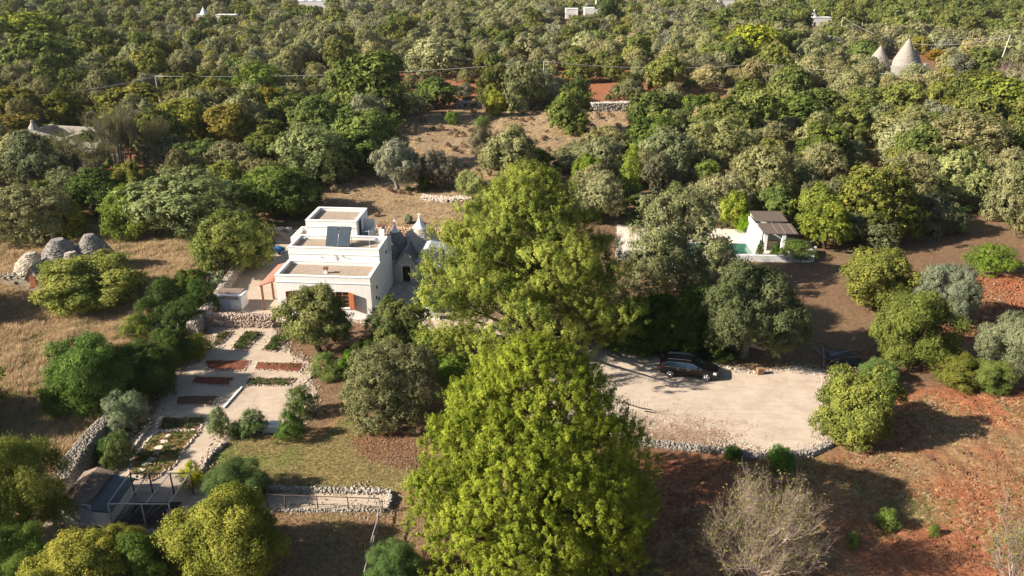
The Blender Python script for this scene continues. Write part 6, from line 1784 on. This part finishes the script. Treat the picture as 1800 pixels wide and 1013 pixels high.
# ------------------------------------------------------------------ undergrowth, dry grass, clods
ug = np.random.default_rng(5)
n = 5200
y_ = np.sqrt(ug.uniform(88 ** 2, 240 ** 2, n)); x_ = ug.uniform(-1, 1, n) * (y_ * .7 + 20)
k = ~in_any(x_, y_, ('TERR', 'YARD', 'GARDEN', 'LOT')); k &= ~(inpoly(x_, y_, PG['REDT']) & (ug.random(n) < .8)) & ~(inpoly(x_, y_, PG['HILL']) & (ug.random(n) < .3))
for p in (EXC[3], EXC[4], EXC[2]): k &= ~(inpoly(x_, y_, p) & (ug.random(n) < .8))
x_, y_ = x_[k], y_[k]
small = []
for kind, ci in (('bush', 0), ('oak', 1), ('pale', 2), ('yellow', 3)):
    K = KIND[kind]; rg = np.random.default_rng(90 + ci)
    lc, lr_ = lobes_round(1.6, 1.1, 0, 7, .5, rg)
    v, t = foliage(lc, lr_, 900, .22, .13, np.array(K['c1']) * (.9), np.array(K['c2']) * .9, rg, tuft=8, tr=.2, outw=.9, zmin=.02)
    small.append(np_mesh('low_bush_' + kind, v, 3, np.arange(len(v)), LEAF, t))
rg = np.random.default_rng(95); lc, lr_ = lobes_round(1.6, 1.0, 0, 6, .5, rg)
v, t = foliage(lc, lr_, 700, .3, .06, (.17, .12, .075), (.28, .21, .13), rg, tuft=10, tr=.25, outw=.6, zmin=.02); small.append(np_mesh('dry_bush', v, 3, np.arange(len(v)), LEAF, t))
n = len(x_); s = ug.uniform(.5, 1.6, n); pk = ug.choice(5, n, p=[.25, .2, .2, .1, .25]); hm = inpoly(x_, y_, PG['HILL']); pk[hm & (ug.random(n) < .8)] = 4; s[hm] *= .6
scatter('undergrowth', np.stack([x_, y_, ground_z(x_, y_)], 1), np.stack([s, s, s * ug.uniform(.6, 1.2, n)], 1), np.stack([0 * s, 0 * s, ug.uniform(0, 6.28, n)], 1), pk, small, 'low scrub and brambles between the trees', 'undergrowth')
# dry grass tufts
tufts = []
for q, (ca_, cb_) in enumerate((((.46, .34, .19), (.66, .52, .32)), ((.42, .3, .18), (.6, .46, .3)), ((.17, .19, .06), (.3, .3, .11)))):
    rg = np.random.default_rng(200 + q); nb = 22
    a = rg.uniform(0, 6.28, nb); base = rg.normal(size=(nb, 2)) * .09; ln = rg.uniform(.22, .5, nb); tl = rg.uniform(.1, .7, nb)
    tip = np.stack([base[:, 0] + np.cos(a) * ln * tl + .12, base[:, 1] + np.sin(a) * ln * tl, ln * np.sqrt(1 - tl ** 2 * .8)], 1)
    pr_ = np.stack([-np.sin(a), np.cos(a), 0 * a], 1) * .022
    b3 = np.concatenate([base, np.zeros((nb, 1))], 1)
    V = np.stack([b3 - pr_, b3 + pr_, tip], 1).reshape(-1, 3)
    tn = rg.random((nb, 1)); tufts.append(np_mesh('tuft_%d' % q, V, 3, np.arange(nb * 3), BLADE, np.array(ca_)[None] * (1 - tn) + np.array(cb_)[None] * tn))
def field(name, key, n, srange, probs, label, cat, protos, box=None, zlift=-.02, thr=None):
    rg = np.random.default_rng(len(name) * 7 + n)
    pg = PG[key]; xs_ = [p[0] for p in pg]; ys_ = [p[1] for p in pg]
    lo, hi = max(min(xs_), -75), min(max(xs_), 60)
    x_ = rg.uniform(lo, hi, n); y_ = rg.uniform(max(min(ys_), 26), max(ys_), n)
    k = inpoly(x_, y_, pg) & ~in_any(x_, y_, ('LOT', 'GARDEN', 'YARD', 'TERR'))
    if thr: k &= fbm(x_, y_, thr[0], thr[1]) + rg.uniform(-.12, .12, n) > thr[2]
    x_, y_ = x_[k], y_[k]; n = len(x_); s = rg.uniform(*srange, n)
    scatter(name, np.stack([x_, y_, ground_z(x_, y_) + zlift], 1), np.stack([s, s, s * rg.uniform(.7, 1.2, n)], 1), np.stack([rg.uniform(-.15, .15, n), rg.uniform(-.15, .15, n), rg.uniform(-.6, .6, n)], 1), rg.choice(len(protos), n, p=probs), protos, label, cat)
field('dry_grass', 'DRYG', 60000, (.6, 1.5), [.5, .4, .1], 'tall dry straw-coloured grass in the field left of the garden', 'grass', tufts)
field('hill_grass', 'HILL', 70000, (.3, .75), [.5, .45, .05], 'sparse dry grass on the bare clearing', 'grass', tufts, thr=(3, 4, .48))
field('field_grass', 'REDF', 22000, (.2, .42), [.2, .3, .5], 'thin dry grass and weeds on the ploughed red field', 'grass', tufts, thr=(5, 17, .5))
field('lawn_grass', 'LAWN', 22000, (.12, .25), [.1, .2, .7], 'short patchy lawn grass', 'grass', tufts)
field('yard_grass', 'BROWN', 9000, (.15, .35), [.3, .3, .4], 'thin grass on the brown ground below the fence', 'grass', tufts)
clods = []
for q, c in enumerate(((.29, .125, .068), (.34, .155, .085), (.25, .115, .062), (.42, .33, .25))):
    rg = np.random.default_rng(300 + q); m_ = 5
    clods.append(rocks_mesh('clod_%d' % q, np.stack([rg.normal(size=m_) * .22, rg.normal(size=m_) * .22, np.full(m_, .02)], 1), rg.uniform(.03, .08, m_), np.array(c) * .82, rg, .7, .3))
field('soil_clods', 'REDF', 10000, (.4, 1.1), [.49, .1, .4, .01], 'clods of ploughed red earth', 'soil', clods, zlift=0, thr=(4, 77, .45))
field('upper_clods', 'REDN', 5000, (.6, 1.6), [.42, .33, .22, .03], 'clods of red earth on the upper right field', 'soil', clods, zlift=0)
chips = []
for q, c in enumerate(((.42, .24, .13), (.3, .16, .09), (.5, .4, .3))):
    rg = np.random.default_rng(320 + q); m_ = 8; pos = np.stack([rg.normal(size=m_) * .3, rg.normal(size=m_) * .3, np.full(m_, .03)], 1)
    tri = leaves_on(pos, unit(rg.normal(size=pos.shape) * .4 + np.array([0, 0, 1.0])), .1, .07, rg); chips.append(np_mesh('fallen_%d' % q, tri.reshape(-1, 3), 3, np.arange(m_ * 3), BLADE, np.array(c)[None] * rg.uniform(.7, 1.2, (m_, 1))))
field('fallen_leaves', 'LITTER', 2500, (.6, 1.2), [.5, .3, .2], 'reddish fallen leaves under the broad olive', 'leaf litter', chips, zlift=.01)
rg = np.random.default_rng(41); n = 1100
q_ = [G(a, b) for a, b in zip(rg.normal(1185, 60, n), 782 - abs(rg.normal(0, 26, n)))]
x_ = np.array([q[0] for q in q_]); y_ = np.array([q[1] for q in q_]); k = inpoly(x_, y_, PG['LOT']); x_, y_ = x_[k], y_[k]; n = len(x_); s = rg.uniform(.5, 1, n)
scatter('lot_leaves', np.stack([x_, y_, np.full(n, .03)], 1), np.stack([s, s, s], 1), np.stack([0 * s, 0 * s, rg.uniform(0, 6, n)], 1), rg.choice(3, n), chips, 'brown fallen leaves on the near part of the gravel lot', 'leaf litter')

pebs = []
for q, c in enumerate(((.40, .34, .28), (.30, .25, .2))):
    rg = np.random.default_rng(340 + q); m_ = 6
    pebs.append(rocks_mesh('pebbles_%d' % q, np.stack([rg.normal(size=m_) * .25, rg.normal(size=m_) * .25, np.full(m_, .01)], 1), rg.uniform(.02, .07, m_), c, rg, .7, .3))
E_ = []
for key in ('LOT', 'GARDEN', 'YARD'):
    pg = PG[key]
    for i in range(len(pg)):
        a, b = pg[i], pg[(i + 1) % len(pg)]; ln = math.hypot(a[0] - b[0], a[1] - b[1])
        for k in range(int(ln * 9)):
            t = rg.random(); E_.append((a[0] + (b[0] - a[0]) * t + rg.normal() * .35, a[1] + (b[1] - a[1]) * t + rg.normal() * .35))
E_ = np.array(E_); n = len(E_); s = rg.uniform(.4, 1.3, n); h3 = np.full(n, .02)
scatter('edge_pebbles', np.stack([E_[:, 0], E_[:, 1], h3], 1), np.stack([s, s, s], 1), np.stack([0 * s, 0 * s, rg.uniform(0, 6, n)], 1), rg.choice(2, n), pebs, 'loose pebbles along the edges of the gravel', 'gravel')
k = rg.random(n) < .22; k &= ~inpoly(E_[:, 0], E_[:, 1], GP([(1010, 640), (1450, 660), (1455, 765), (1100, 765)])); n = int(k.sum()); s = rg.uniform(.3, .8, n)
scatter('edge_weeds', np.stack([E_[k, 0], E_[k, 1], np.full(n, .0)], 1), np.stack([s, s, s * .7], 1), np.stack([0 * s, 0 * s, rg.uniform(0, 6, n)], 1), rg.choice([0, 2, 2], n), tufts, 'weeds and dry tufts creeping over the gravel edges', 'weeds')

# ------------------------------------------------------------------ haze
hz = MB(); hz.box(-1300, 1300, -60, 1500, -8, 62)
HM = bpy.data.materials.new('haze'); HM.use_nodes = True
hn = HM.node_tree; hn.nodes.clear()
pv = hn.nodes.new('ShaderNodeVolumePrincipled'); pv.inputs['Color'].default_value = (.93, .94, .95, 1); pv.inputs['Density'].default_value = .00006; pv.inputs['Anisotropy'].default_value = .2
ho = hn.nodes.new('ShaderNodeOutputMaterial'); hn.links.new(pv.outputs[0], ho.inputs['Volume'])
if HAZE: tag(hz.obj('haze', HM), kind='stuff')
